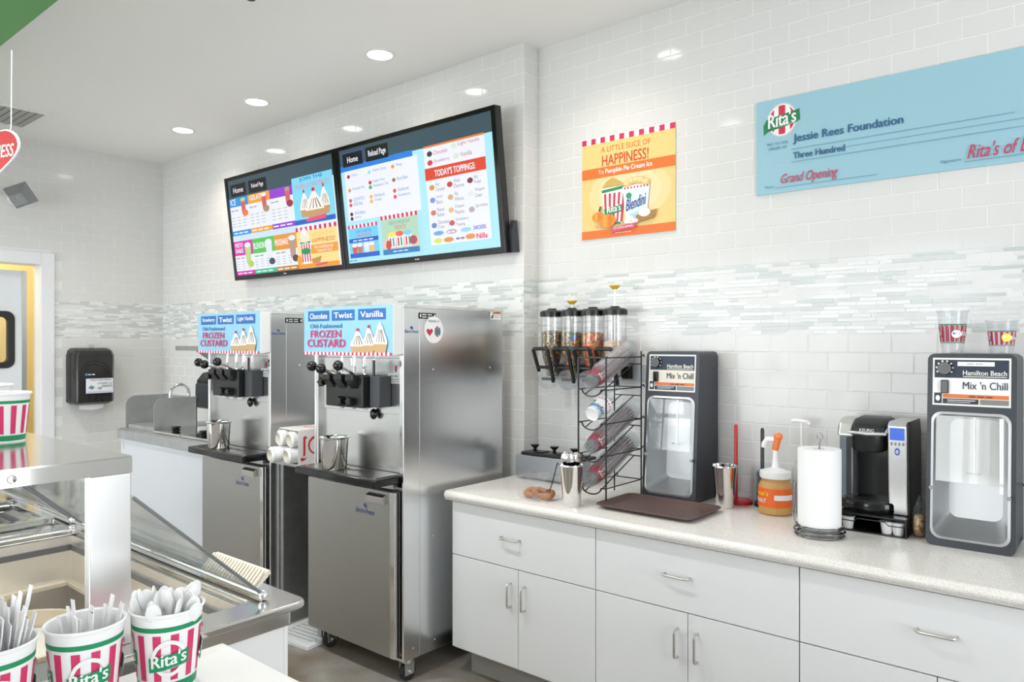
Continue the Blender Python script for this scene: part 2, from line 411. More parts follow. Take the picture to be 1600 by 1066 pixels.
def mosaic(wall, u0, u1, place, skip=None):
    b = MB(); n = 19; rh = (ZB1 - ZB0) / n; rnd = random.Random(int(u0 * 100) + 5)
    for r in range(n):
        u = u0 - rnd.random() * .1
        while u < u1:
            w = rnd.choice((.048, .075, .1, .15)); a, e = max(u, u0), min(u + w, u1); u += w
            if e - a < .006 or (skip and skip((a + e) / 2)): continue
            (x, y, _), rz = place((a + e) / 2); d = TD - rnd.choice((0, 0, .001, .0015))
            b.M = Matrix.Translation((x, y, ZB0 + (r + .5) * rh)) @ Matrix.Rotation(rz + rnd.gauss(0, .004), 4, 'Z') @ Matrix.Rotation(rnd.gauss(0, .006), 4, 'X')
            vs, fs = tile_mesh(e - a - .0018, rh - .0018, d, .0008); b.add(vs, fs, rnd.choice((0, 0, 0, 1, 1, 2, 3, 3)))
    tag(b.build('mosaic_band', MOS, wall, flat=True), kind='stuff')
pA = lambda u: ((u, YW + TD, 0), 0)
pB = lambda u: ((u, YT + TD, 0), 0)
pL = lambda u: ((XL - TD, u, 0), H)
pJ = lambda u: ((XJ - TD, u, 0), H)
tiling(wallA, XJ, 1.6, pA, .8)
mosaic(wallA, XJ, 1.6, pA)
tiling(wallB, XL, XJ, pB, .75)
mosaic(wallB, XL, XJ, pB)
dsk = lambda u, z: z < 2.36 and u < 2.21
tiling(wallL, .6, YT, pL, .3, dsk, .05)
mosaic(wallL, 2.205, YT, pL)
wallJ = struct('wall_step', MB().box(XJ - .05, XJ - .0012, YT + .004, YW + .02, 0, ZC), M_grout)
tiling(wallJ, YT, YW, pJ, .8)
mosaic(wallJ, YT, YW, pJ)
# ---- door frame and swing door in the far wall
fr = MB()
fr.box(XL - .17, XL + .018, DY1 - .012, DY1 + .085, 0, DZ + .085).box(XL - .17, XL + .018, DY0 - .085, DY0 + .012, 0, DZ + .085).box(XL - .17, XL + .018, DY0 + .012, DY1 - .012, DZ - .012, DZ + .085)

struct('trim_2', fr, M_trim, bev=.004)
dr = MB(); dx = XL - .14; y0, y1, wy0, wy1, wz0, wz1 = DY0 + .02, DY1 - .085, 1.40, 1.935, 1.41, 1.80
dr.ring([(y0, .01), (y1, .01), (y1, DZ - .06), (y0, DZ - .06)], [(wy0, wz0), (wy1, wz0), (wy1, wz1), (wy0, wz1)], 'x', dx - .022, dx + .022)
door = struct('door_1', dr, mat('white_door_panel', (.74, .76, .79), .35), bev=.003)
MB().ring(rrect(wy0 - .03, wy1 + .03, wz0 - .03, wz1 + .03, .06), rrect(wy0 + .015, wy1 - .015, wz0 + .015, wz1 - .015, .04), 'x', dx - .032, dx + .032).build('window_gasket', M_rubber, door, bev=.004)
MB().box(dx - .004, dx + .004, wy0, wy1, wz0, wz1).build('window_pane', M_acryl, door)
MB().box(dx + .022, dx + .03, y1 - .022, y1 + .012, .02, DZ - .06).build('edge_strip', M_nickel, door)
# ---- recessed lights
for i, x in enumerate((-5.49, -4.47, -3.21, -1.97)):
    lab = ['recessed ceiling light nearest the far wall with the door', 'recessed ceiling light second from the far wall, above the left screen', 'recessed ceiling light nearest the camera, biggest of the three in view',
           'recessed ceiling light above the orange poster, seen mirrored in the tiles', 'recessed ceiling light above the coffee maker', 'recessed ceiling light beyond the second drink mixer'][i]
    t = thing('recessed_light', lab, 'ceiling light', (x, 2.69, ZC), group='row of recessed ceiling lights')
    MB().lathe([(.088, 0), (.088, -.004), (.07, -.006), (.066, .02)], 28).build('trim_ring', M_white, t)
    MB().lathe([(0, -.001), (.066, -.001), (.066, .004), (0, .004)], 28).build('lens', M_lamp, t)
    l = bpy.data.lights.new('downlight', 'SPOT'); l.energy = 13; l.color = (1, .86, .70); l.spot_size = 2.3; l.spot_blend = .9; l.shadow_soft_size = .06
    o = bpy.data.objects.new('downlight', l); COL.objects.link(o); o.parent = t; o.location = (0, 0, -.02)
for i, x in enumerate((-5.3, -3.1, -2.2)):  # unseen lamps added over the aisle to brighten cabinet fronts and ceiling
    t = thing('recessed_light', 'recessed ceiling light above the aisle, ' + ('nearest the far wall', 'in front of the farther machine', 'in front of the nearer machine')[i], 'ceiling light', (x, 1.30, ZC), group='recessed lights above the aisle')
    MB().lathe([(.088, 0), (.088, -.004), (.07, -.006), (.066, .02)], 28).build('trim_ring', M_white, t)
    MB().lathe([(0, -.001), (.066, -.001), (.066, .004), (0, .004)], 28).build('lens', M_lamp, t)
    l = bpy.data.lights.new('downlight', 'SPOT'); l.energy = 46; l.color = (.96, .98, 1); l.spot_size = 2.6; l.spot_blend = .9; l.shadow_soft_size = .09
    o = bpy.data.objects.new('downlight', l); COL.objects.link(o); o.parent = t; o.location = (0, 0, -.02)
# ---- ceiling vent, sprinkler, emergency light, hanging heart
t = thing('ceiling_vent', 'grey louvred air vent in the ceiling near the far wall', 'vent', (-6.07, 1.62, ZC))
MB().ring([(-.27, -.29), (.27, -.29), (.27, .29), (-.27, .29)], [(-.235, -.255), (.235, -.255), (.235, .255), (-.235, .255)], 'z', -.012, 0).build('frame', M_white, t)
MB().box(-.235, .235, -.255, .255, -.002, 0).build('duct_backing', mat('vent_dark', (.10, .10, .095), .7), t)
for k in range(11):
    y = -.235 + k * .047
    MB().prism([(y - .016, -.003), (y + .012, -.014), (y + .014, -.012), (y - .014, -.001)], 'x', -.235, .235).build('louvre', mat('vent_grey', (.42, .42, .40), .5), t)
t = thing('sprinkler_head', 'small dark sprinkler head on the ceiling at the top edge', 'sprinkler', (-3.09, 1.83, ZC))
MB().lathe([(0, 0), (.035, 0), (.035, -.006), (0, -.006)], 20).build('escutcheon', M_white, t)
MB().lathe([(0, 0), (.012, 0), (.012, -.03), (.02, -.034), (.02, -.038), (0, -.038)], 16).build('nozzle', M_black, t)
t = thing('emergency_light', 'grey two-sided emergency lamp high on the far wall', 'lamp', (XL, 1.93, 2.70))
MB().cyl((0, 0, 0), (.035, 0, 0), .05).build('base', M_trim, t)
MB().cyl((.03, 0, 0), (.075, .0, .0), .016).build('neck', M_trim, t)
b = MB(); b.M = Matrix.Translation((.12, 0, .0)) @ Matrix.Rotation(.5, 4, 'X') @ Matrix.Rotation(-.25, 4, 'Y')
b.add([(-.05, -.045, -.045), (-.05, .045, -.045), (-.05, .045, .045), (-.05, -.045, .045), (.05, -.085, -.085), (.05, .085, -.085), (.05, .085, .085), (.05, -.085, .085)],
      [(0, 1, 2, 3), (4, 5, 1, 0), (5, 6, 2, 1), (6, 7, 3, 2), (7, 4, 0, 3)])
b.build('lamp_head', M_silver, t); b2 = MB(); b2.M = b.M; b2.box(.046, .052, -.083, .083, -.083, .083).build('lens', M_clear2, t)
def heart(n=40, sc=1.0):
    pts = []
    for i in range(n):
        a = 2 * math.pi * i / n; pts.append((sc * 16 * math.sin(a) ** 3 / 34, sc * (13 * math.cos(a) - 5 * math.cos(2 * a) - 2 * math.cos(3 * a) - math.cos(4 * a)) / 34))
    return pts
t = thing('heart_sign', 'red heart-shaped sign hanging on a white string from the green soffit', 'sign', (-3.36, .90, 2.31), rz=.55)
MB().prism(heart(40, .25), 'y', -.003, .003).build('board', M_white, t)
MB().prism(heart(40, .232), 'y', -.0045, .0045).build('red_face', mat('heart_red', (.60, .03, .03), .35), t)
a = Art(.2, .08); a.text('HAPPINESS', 2, 98, 20, 80, M_white, .03, .2, 22); a.build('lettering', t, (0, -.005, -.05))
MB().tube([(.075, 0, .078), (.08, 0, .1), (.082, 0, .39)], .0022, 6).build('string', M_white, t)
# ------------------------------------------------------------------ base cabinets and worktop on the right
CT, YC, CX0, CW = .875, 2.522, -2.48, .815
def pull(length, r=.005, out=.03, axis='x'):
    h = length / 2; c = .012; b = MB()
    pts = [(-h, 0, 0), (-h, -out + c, 0)] + [(-h + c - c * math.cos(math.radians(a)), -out + c - c * math.sin(math.radians(a)), 0) for a in (30, 60, 90)] + \
          [(h - c + c * math.sin(math.radians(a)), -out + c - c * math.cos(math.radians(a)), 0) for a in (0, 30, 60, 90)] + [(h, 0, 0)]
    if axis == 'z': pts = [(0, y, x) for x, y, _ in pts]
    return b.tube(pts, r, 8)
ZTOP, ZDR, ZBOT = .823, .572, .133
for i in range(4):
    x0 = CX0 + i * CW
    lab = ['white base cabinet beside the frozen custard machine, end unit under the shaker of spoons', 'white base cabinet under the brown tray, second from the custard machine',
           'white base cabinet under the coffee maker, third from the custard machine', 'white base cabinet at the far right end of the worktop, fourth from the custard machine'][i]
    t = thing('base_cabinet', lab, 'cabinet', (x0, YC, 0), group='white base cabinets under the worktop')
    MB().box(.001, CW - .001, .02, YW - YC - .012, .12, .834).build('body', M_lam, t, bev=.001)
    MB().box(.001 + (.05 if i == 0 else 0), CW - .001, .08, .12, 0, .12).build('toe_kick', mat('grey_speckled_base', (.33, .32, .30), .6, var=.3, vscale=200), t)
    MB().box(.001, CW - .001, .004, .02, ZTOP + .004, .834).build('top_rail', M_trim, t)
    d = MB().box(.002, CW - .002, 0, .019, ZDR + .002, ZTOP).build('drawer', M_lam, t, bev=.0015)
    p = pull(.105).build('handle', M_nickel, d); p.location = (CW * .45 if i != 2 else CW * .5, 0, .705)
    for k in range(2):
        a, e = (.002, CW / 2 - .0015) if k == 0 else (CW / 2 + .0015, CW - .002)
        d = MB().box(a, e, 0, .019, ZBOT, ZDR - .002).build('door', M_lam, t, bev=.0015)
        p = pull(.105, axis='z').build('handle', M_nickel, d); p.location = (CW / 2 + (-.04 if k == 0 else .04), 0, .455)
def worktop(name, x0, x1, y0, y1, zt, th, r, m, label, cut=None):
    prof = [(y1, zt - th), (y0 + .004, zt - th)] + [(y0 + r - r * math.sin(math.radians(a)), zt - th / 2 + th / 2 * -math.cos(math.radians(a))) for a in (20, 45, 70, 90, 110, 135, 160, 180)] + [(y1, zt)]
    return tag(MB().prism(prof, 'x', x0, x1).build(name, m, bev=.006, seg=3), label, 'worktop')
worktop('worktop', CX0 - .02, CX0 + 4 * CW + .02, YC - .035, YT - .002, CT, .04, .02, M_quartz, 'cream speckled stone worktop along the tiled wall')
o = bpy.data.objects['worktop']
wt2 = MB().box(XJ + .002, CX0 + 4 * CW + .02, YT - .004, YW - .002, CT - .04, CT).build('back_strip', M_quartz, o)
# ------------------------------------------------------------------ frozen custard machines
def sundae(a, cx, by, w, h, cherry=True, tall=False):
    """ice cream swirl in a bowl, drawn"""
    cream, choc, bowl = ink(.88, .86, .80), ink(.12, .06, .03), ink(.55, .36, .17)
    a.poly([(cx - .5 * w, by - .28 * h), (cx + .5 * w, by - .28 * h), (cx + .36 * w, by), (cx - .36 * w, by)], bowl)
    a.poly([(cx - .5 * w, by - .27 * h), (cx - .46 * w, by - .45 * h), (cx - .3 * w, by - .6 * h), (cx - .16 * w, by - .86 * h), (cx, by - h), (cx + .16 * w, by - .84 * h), (cx + .32 * w, by - .6 * h), (cx + .46 * w, by - .44 * h), (cx + .5 * w, by - .27 * h)], cream)
    for dx in (-.28, -.1, .1, .28):
        a.poly([(cx + dx * w, by - .32 * h), (cx + dx * w + .05 * w, by - .34 * h), (cx + dx * .3 * w + .04 * w, by - .74 * h), (cx + dx * .3 * w, by - .72 * h)], choc, 0)
    a.up()
    if cherry: a.ell(cx, by - h, .1 * w, .07 * h, ink(.6, .02, .04), 12)
    return a
def make_machine(root, names):
    t = root; wd = .69; dp = .70; zt = 1.752; zb = .10          # local: x 0..wd, y 0..dp, front at y = 0
    b = MB()
    b.box(0, .012, 0, dp, zb, zt).box(wd - .012, wd, 0, dp, zb, zt).box(.012, wd - .012, dp - .012, dp, zb, zt).box(.012, wd - .012, .0, dp - .012, zt - .012, zt).box(.012, wd - .012, .0, dp - .012, zb, zb + .012)
    body = b.build('body', M_steel, t, bev=.003)
    MB().box(.012, wd - .012, .03, .04, .95, 1.53).build('front_panel', M_steelh, t)
    MB().box(.02, wd - .02, .024, .03, 1.24, 1.505).build('freezer_plate', M_steelh, t, bev=.002)
    MB().box(.012, wd - .012, .02, .04, zb + .01, .90).build('lower_front', M_steel, t)
    for x in (.012, wd - .03): MB().box(x, x + .018, .004, .03, .95, 1.53).build('front_edge', M_polish, t)
    for x in (wd, -.0012):
        MB().box(x, x + .0012, .10, dp - .004, zb + .004, zt - .03).build('side_panel', M_steel, t, bev=.0005)
    for yy, zz in ((.19, 1.45), (.6, 1.45), (.19, .65), (.6, .65), (.06, .15), (.2, .15)):
        MB().lathe([(0, .0), (.006, .0), (.004, .003), (0, .0035)], 10).build('screw', M_chrome, t, loc=(wd + .001, yy, zz)).rotation_euler = (0, H, 0)
    MB().box(-.004, wd + .004, -.004, dp + .004, zt - .012, zt + .003).build('top_cap', M_polish, t, bev=.002)
    # lit sign box
    sg = MB().prism([(-.062, 1.518), (-.001, 1.526), (-.001, zt - .001), (-.062, zt - .001)], 'x', .0, wd).build('sign_box', M_white, t, bev=.002)
    a = Art(wd - .004, .234); LB, DB, PK, WH = ink(.28, .56, .74), ink(.02, .14, .42), ink(.60, .03, .14), ink(.90, .90, .92)
    a.rect(0, 0, 100, 100, LB)
    for (p, q), n in zip(((5, 31), (34, 60), (64, 93)), names):
        a.rect(p, 6, q, 28, DB); a.text(n, p + 2.5, q - 2.5, 11, 23, WH, .018)
    a.text('Old-Fashioned', 8, 46, 34, 43, DB, .012); a.text('FROZEN', 9, 45, 48, 63, PK, .03); a.text('CUSTARD', 5, 50, 67, 83, PK, .03)
    sundae(a, 64, 94, 17, 46); sundae(a, 76, 94, 14, 52); sundae(a, 88, 94, 15, 62, False)
    a.stripes(0, 100, 94, 100, 45, ink(.62, .02, .10), WH)
    a.build('sign_face', sg, (wd / 2, -.0625, 1.518))
    # dispensing head
    hd = MB().box(.215, .50, -.085, .024, 1.27, 1.42).build('dispensing_head', M_black, t, bev=.006)
    for x in (.26, .35, .44):
        MB().prism([(-.085, 1.36), (-.12, 1.40), (-.12, 1.425), (-.02, 1.425), (-.02, 1.36)], 'x', x - .03, x + .03).build('valve_block', M_black, hd, bev=.004)
        MB().lathe([(.012, 1.255), (.02, 1.255), (.022, 1.272), (0, 1.272)], 14, (x, -.03, 0)).build('nozzle', M_white, hd)
    for i, (x, hx, hy, hz) in enumerate(((.27, .245, -.185, 1.466), (.36, .33, -.195, 1.456), (.45, .435, -.175, 1.472))):
        lv = MB().tube([(x, -.07, 1.415), (hx * .5 + x * .5, (hy - .07) / 2, 1.445), (hx, hy, hz)], .0065, 8).build('lever', M_chrome, t)
        MB().ball((hx, hy, hz), .025, sc=(1, 1, 1)).build('knob', M_blackg, lv)
    for x in (.235, .335, .41):
        MB().tube([(x, .0, 1.53), (x, -.004, 1.47), (x + .006, -.006, 1.44), (x + .006, -.006, 1.41)], .004, 8).box(x, x + .012, -.012, -.004, 1.43, 1.465).build('prime_rod', M_chrome, t)
    MB().prism(rrect(.508, .578, 1.275, 1.42, .006), 'y', -.05, .022).build('spinner_cover', mat('dark_grey_plastic', (.05, .053, .06), .45), t, bev=.003)
    MB().cyl((.516, -.03, 1.42), (.516, -.03, 1.495), .006).build('cover_rod', M_black, t)
    for x, z in ((.205, 1.385), (.355, 1.30), (.425, 1.30)):
        st = [(.024 * (1 if k % 2 else .62) * math.cos(math.pi * k / 5) + x, .024 * (1 if k % 2 else .62) * math.sin(math.pi * k / 5) + z) for k in range(10)]
        MB().prism(st, 'y', -.115, -.085).build('star_nut', M_black, hd, bev=.002)
    MB().ball((.465, .01, 1.235), .022, sc=(1, .7, 1.2)).build('draw_switch', M_blackg, t)
    MB().box(.605, .615, .022, .0245, 1.44, 1.47).build('indicator', ink(.35, .01, .08), t)
    a = Art(.09, .05); a.rect(0, 0, 100, 100, ink(.6, .61, .6)); a.line('', 15, 85, 15, 40, ink(.2, .2, .2)); a.rect(10, 55, 90, 62, ink(.3, .3, .3)); a.rect(10, 75, 90, 80, ink(.3, .3, .3)); a.build('spec_plate', t, (.60, .0236, 1.385))
    BL = ink(.05, .08, .32)
    def brand(w): 
        a = Art(w, w * .45); a.text('Electro Freeze', 0, 100, 50, 92, BL, 0, .35); a.poly([(48, 45), (42, 20), (55, 8), (52, 22), (62, 28), (56, 45)], BL); return a
    brand(.10).build('maker_mark', t, (.15, .0236, 1.29))
    # drip tray
    tr = MB().prism(rrect(.05, wd - .02, -.155, .03, .012), 'z', .925, .962).build('drip_tray', M_blackg, t, bev=.008)
    MB().prism(rrect(.075, wd - .045, -.135, .018, .012), 'z', .962, .965).build('drip_grid', mat('drip_grid_steel', (.30, .29, .27), .2, 1), tr)
    for k in range(3):
        MB().prism([(.26 + k * .09, -.055), (.34 + k * .09, -.03), (.345 + k * .09, -.04), (.265 + k * .09, -.065)], 'z', .965, .9662).build('slot', M_rubber, tr)
    MB().box(.08, wd - .06, -.01, .03, .895, .928).build('tray_bracket', M_worn, t)
    # lower door
    d = MB().prism(rrect(-.012, wd - .06, .115, .885, .006), 'y', -.03, .006).build('door', M_steeldoor, t, bev=.003)
    MB().box(wd - .06, wd - .03, -.028, .006, .115, .885).build('hinge_edge', M_polish, d, bev=.002)
    MB().prism([(-.03, .83), (-.052, .825), (-.054, .86), (-.03, .87)], 'x', wd - .21, wd - .085).build('door_handle', M_nickel, d, bev=.002)
    brand(.14).build('maker_mark', d, (wd - .24, -.0308, .755))
    a = Art(.11, .028); a.rect(0, 0, 100, 100, ink(.015, .015, .015)); a.line('', 18, 82, 15, 45, WH); a.line('', 18, 82, 55, 85, WH); a.ell(8, 50, 4, 30, WH); a.ell(92, 50, 4, 30, WH)
    a.build('warning_strip', t, (wd + .0024, .15, zt - .06), (0, 0, H))
    a = Art(.085, .04); a.text('Electro Freeze', 0, 100, 50, 92, BL, 0, .35); a.poly([(48, 45), (42, 20), (55, 8), (52, 22), (62, 28), (56, 45)], BL); a.build('maker_mark', t, (wd + .0024, .049, 1.62), (0, 0, H))
    for x in (.07, wd - .03):
        for y in (.05, dp - .08):
            c = MB().cyl((x, y, .10), (x, y, .085), .03).box(x - .022, x - .016, y - .03, y + .025, .03, .09).box(x + .016, x + .022, y - .03, y + .025, .03, .09).build('caster', M_worn, t, bev=.001)
            MB().cyl((x - .015, y, .042), (x + .015, y, .042), .042, n=24).build('wheel', M_rubber, c, bev=.004)
            MB().cyl((x - .03, y, .042), (x + .03, y, .042), .008).build('axle', M_chrome, c)
    return t
m1 = make_machine(thing('frozen_custard_machine', 'steel frozen custard machine signed Strawberry, Twist and Light Vanilla, farther one', 'custard machine', (-4.355, 2.29, 0), group='frozen custard machines'), ['Strawberry', 'Twist', 'Light Vanilla'])
m2 = make_machine(thing('frozen_custard_machine', 'steel frozen custard machine signed Chocolate, Twist and Vanilla, beside the base cabinets', 'custard machine', (-3.255, 2.29, 0), group='frozen custard machines'), ['Chocolate', 'Twist', 'Vanilla'])
a = Art(.13, .13); a.ell(50, 50, 50, 50, ink(.85, .85, .86), 32); a.ell(50, 50, 47, 47, ink(.92, .92, .92), 32)
hp = [(29 + x * 34 / .5 * .5, 58 - y * 34 / .5 * .5) for x, y in heart(30, 1.0)]; a.poly(hp, ink(.62, .03, .10)); a.disc_stripes(68, 56, 20, 20, [(-.2, .2)], ink(.6, .03, .1)); a.ell(60, 56, 6, 16, ink(.02, .3, .3)); a.ell(78, 56, 6, 16, ink(.02, .3, .3))
a.text('FRIENDS OF', 22, 78, 14, 22, ink(.15, .35, .35), .01); a.build('round_sticker', m2, (.69 + .0026, .19, 1.575), (0, 0, H))
a = Art(.085, .045); a.rect(0, 0, 100, 100, ink(.88, .88, .88)); a.rect(25, 0, 100, 35, ink(.85, .25, .04)); a.poly([(5, 80), (20, 50), (26, 20), (30, 60), (22, 90)], ink(.05, .05, .05)); a.text('WARNING', 40, 90, 8, 28, ink(.1, .1, .1)); a.rect(32, 50, 92, 56, ink(.5, .5, .5)); a.rect(32, 70, 85, 76, ink(.5, .5, .5)); a.build('warning_label', m2, (.69 + .0026, .64, 1.70), (0, 0, H))
for mx, lab in ((-4.355, 'polished steel pot on the drip tray of the strawberry machine'), (-3.255, 'polished steel pot on the drip tray of the chocolate and vanilla machine')):
    t = thing('steel_pot', lab, 'pot', (mx + .285, 2.205, .9662), group='steel pots on the drip trays')
    MB().lathe([(0, 0), (.056, 0), (.060, .005), (.067, .146), (.073, .149), (.074, .153), (.069, .155), (.064, .148), (.057, .008), (0, .006)], 40).build('bowl', M_polish, t)
# boxed cones between the machines
t = thing('cone_box', 'open white and red carton of sleeved cones between the machines', 'carton', (-3.46, 2.25, .93), rz=-.12)
b = MB().box(-.105, .105, .0, .003, 0, .0).box(-.11, .11, .02, .4, 0, .004).box(-.11, -.107, .02, .4, 0, .185).box(.107, .11, .02, .4, 0, .185).box(-.11, .11, .397, .4, 0, .185).box(-.11, .11, .02, .4, .182, .185)
b.build('carton', mat('carton_white', (.86, .84, .82), .6), t)
a = Art(.38, .185); a.rect(0, 0, 100, 100, ink(.86, .83, .80)); a.text('JOY', 4, 60, 18, 86, ink(.62, .03, .05), .04); a.text('JOY', 6.5, 57.5, 24, 80, ink(.86, .83, .80), -.01); a.build('side_print', t, (.1105, .21, 0), (0, 0, H))
a = Art(.2, .3); a.rect(0, 0, 100, 100, ink(.86, .83, .80)); a.text('JOY', 15, 85, 55, 85, ink(.7, .15, .12), .03); a.ell(50, 30, 30, 14, ink(.75, .3, .2)); a.ell(50, 30, 26, 11, ink(.86, .83, .80)); a.build('top_print', t, (0, .05, .1862), (-H, 0, 0))
for i, (x, z, yy) in enumerate(((-.055, .135, -.01), (.05, .135, -.012), (-.055, .05, -.06), (.05, .05, -.03))):
    k = thing('cone_sleeve', ['paper cone sleeve at the upper left of the carton', 'paper cone sleeve at the upper right of the carton', 'paper cone sleeve sticking out lowest left of the carton', 'paper cone sleeve at the lower right of the carton'][i], 'cone sleeve', (-3.46 + x, 2.25 + yy, .93 + z), rz=-.12, group='sleeves of cones in the carton')
    q = MB(); q.M = Matrix.Rotation(-H, 4, 'X'); q.lathe([(.031, 0), (.042, .01), (.042, .37), (0, .37)], 20).build('sleeve', M_paper, k)
    q = MB(); q.M = Matrix.Rotation(-H, 4, 'X'); q.lathe([(0, .012), (.02, .012), (.033, .002), (.044, .012), (.02, .03), (0, .03)], 20).build('wafer_rim', mat('wafer', (.66, .60, .52), .7), k)
t = thing('cone_shelf', 'narrow steel shelf between the two custard machines, under the carton', 'shelf', (-3.46, 2.25, .0))
MB().box(-.2, .18, .06, .7, .905, .928).build('shelf_board', M_worn, t, bev=.002)
MB().box(-.2, -.17, .1, .7, 0, .905).box(.15, .18, .1, .7, 0, .905).build('shelf_leg', M_worn, t)
t = thing('floor_drain_cover', 'white ribbed drain cover on the floor under the custard machine', 'drain cover', (-3.40, 2.36, 0), rz=.1)
MB().ring(rrect(-.16, .16, -.15, .15, .01), rrect(-.12, .12, -.11, .11, .005), 'z', 0, .02).build('frame', M_white, t, bev=.003)
for k in range(7): MB().box(-.12, .12, -.105 + k * .033, -.09 + k * .033, .004, .018).build('slat', M_white, t)
# ------------------------------------------------------------------ dip well station behind the left machine
t = thing('dip_well_station', 'white fronted steel topping station with lids, left of the custard machines', 'work table', (-5.68, 2.29, 0))
MB().box(.02, 1.28, .02, .76, .02, .885).build('body', mat('white_enamel', (.62, .64, .67), .35), t, bev=.004)
MB().prism([(0, .885), (0, .945), (.02, .955), (.78, .955), (.78, .885)], 'x', 0, 1.3).build('top', M_worn, t, bev=.004)
a = Art(.05, .07); a.rect(0, 0, 100, 100, ink(.62, .64, .66)); [a.rect(15, 15 + k * 20, 85, 22 + k * 20, ink(.4, .42, .45), 0) for k in range(4)]; a.build('rating_label', t, (.07, .0195, .80))
def guard(x):
    p = [(.05, .955), (.36, .955), (.36, 1.19), (.12, 1.19)] + [(.12 - .07 * math.sin(math.radians(k)), 1.12 + .07 * math.cos(math.radians(k))) for k in (20, 45, 70, 90)]
    MB().prism(p, 'x', x - .003, x + .003).build('splash_guard', M_worn, t)
guard(.03); guard(.48); MB().box(.027, .483, .354, .36, .955, 1.185).build('splash_guard', M_worn, t)
MB().box(.05, .46, .06, .35, .955, .985).build('well_rim', M_worn, t, bev=.004)
for k in range(2):
    x0 = .50 + k * .39
    ld = MB().box(x0, x0 + .375, .04, .48, .958, .972).build('pan_lid', M_polish, t, bev=.003)
    MB().lathe([(.035, .972), (.02, .980), (.03, .992), (.03, .998), (0, .998)], 16, (x0 + .1, .15, 0)).build('lid_knob', M_black, ld)
MB().cyl((.55, .43, .985), (1.25, .43, .985), .013).build('white_rod', M_white, t)
MB().tube([(.28, .40, .955), (.28, .40, 1.20)] + arcpts((.28, .33, 1.20), .07, 0, 180, 8, 'yz') + [(.28, .26, 1.165)], .011, 10).build('faucet', M_chrome, t)
t = thing('wall_shelf', 'stainless wall shelf on a bracket behind the left custard machine', 'shelf', (-5.72, 2.74, 1.52))
MB().box(0, 1.5, 0, .34, 0, .035).build('shelf_board', M_worn, t, bev=.003)
MB().prism([(.06, 0), (.34, 0), (.34, -.2)], 'x', .2, .206).build('bracket', M_worn, t)
t = thing('soap_dispenser', 'black dispenser on the tiled wall just left of the farther custard machine', 'dispenser', (-5.62, 2.86, 1.065))
MB().prism([(0, .02), (.02, 0), (.22, 0), (.22, .28), (.06, .28), (.01, .22)], 'x', -.02, .26).build('case', M_black, t, bev=.01)
MB().prism([(-.012, .04), (.0, .03), (.0, .2), (-.008, .19)], 'x', .0, .24).build('front_cover', M_slate, t, bev=.004)
# paper towel dispenser on the far wall
t = thing('paper_towel_dispenser', 'black paper towel dispenser with a white notice on the far tiled wall', 'dispenser', (XL, 2.455, 1.075), rz=H)
def tower(k, yo): return [(-.165 * k, 0), (-.150 * k, -yo), (.150 * k, -yo), (.165 * k, 0)]
b = MB()
prof = [(0, .03, .13), (.02, .0, .16), (.40, .0, .17), (.44, .01, .15), (.462, .03, .11)]
vs = []; 
for z, ins, dpt in prof: vs += [(-.165 + ins, 0, z), (-.155 + ins, -dpt * .8, z), (-.13 + ins, -dpt, z), (.13 - ins, -dpt, z), (.155 - ins, -dpt * .8, z), (.165 - ins, 0, z)]
fs = [tuple(range(5, -1, -1)), tuple(range(24, 30))] + [(r * 6 + i, r * 6 + (i + 1) % 6, r * 6 + 6 + (i + 1) % 6, r * 6 + 6 + i) for r in range(4) for i in range(6)]
b.add(vs, fs); b.build('case', mat('smoked_black_plastic', (.022, .021, .020), .22), t, bev=.006)
MB().tube(arcpts((0, -.166, .24), .115, 15, 165, 12, 'xz'), .004, 6).tube(arcpts((0, -.166, .24), .09, 15, 165, 12, 'xz'), .004, 6).build('moulded_arch', M_black, t)
for x in (-.05, 0, .05): MB().box(x - .002, x + .002, -.168, -.15, .02, .07).build('moulded_rib', M_black, t)
a = Art(.215, .125); a.rect(0, 0, 100, 100, ink(.10, .12, .45)); a.rect(1.5, 2.5, 98.5, 97.5, ink(.84, .85, .88)); a.text('WASH YOUR HANDS', 15, 92, 6, 18, ink(.05, .05, .08), .01); a.text('LAVARSE LAS', 42, 95, 28, 40, ink(.05, .05, .08), .01); a.text('MANOS', 58, 95, 45, 60, ink(.05, .05, .08), .02)
a.poly([(8, 62), (20, 45), (32, 58), (24, 75)], ink(.2, .25, .35)); a.poly([(40, 66), (50, 55), (60, 62), (52, 80)], ink(.4, .42, .48)); a.rect(6, 86, 94, 92, ink(.55, .57, .62)); a.build('notice', t, (.03, -.1712, .09))
a = Art(.08, .022); a.rect(0, 10, 20, 90, ink(.05, .3, .6)); a.line('', 25, 100, 15, 85, ink(.8, .8, .8), .01); a.build('maker_mark', t, (-.04, -.1712, .235))
MB().prism([(-.018, .445), (.018, .445), (.018, .49), (-.018, .49)], 'y', -.09, -.08).build('key_tab', M_clear2, t)
b = MB(); n = 12
vs = [(-.09 + .18 * i / n, -.07 - d, 0.035 - q * (.065 + .02 * math.sin(2.6 * i / n + .4))) for d in (0, .02) for q in (0, 1) for i in range(n + 1)]
k = n + 1; fs = [(i, i + 1, k + i + 1, k + i) for i in range(n)] + [(2 * k + i + 1, 2 * k + i, 3 * k + i, 3 * k + i + 1) for i in range(n)] + [(k + i, k + i + 1, 3 * k + i + 1, 3 * k + i) for i in range(n)]
b.add(vs, fs); b.build('paper_towel', M_paper, t)
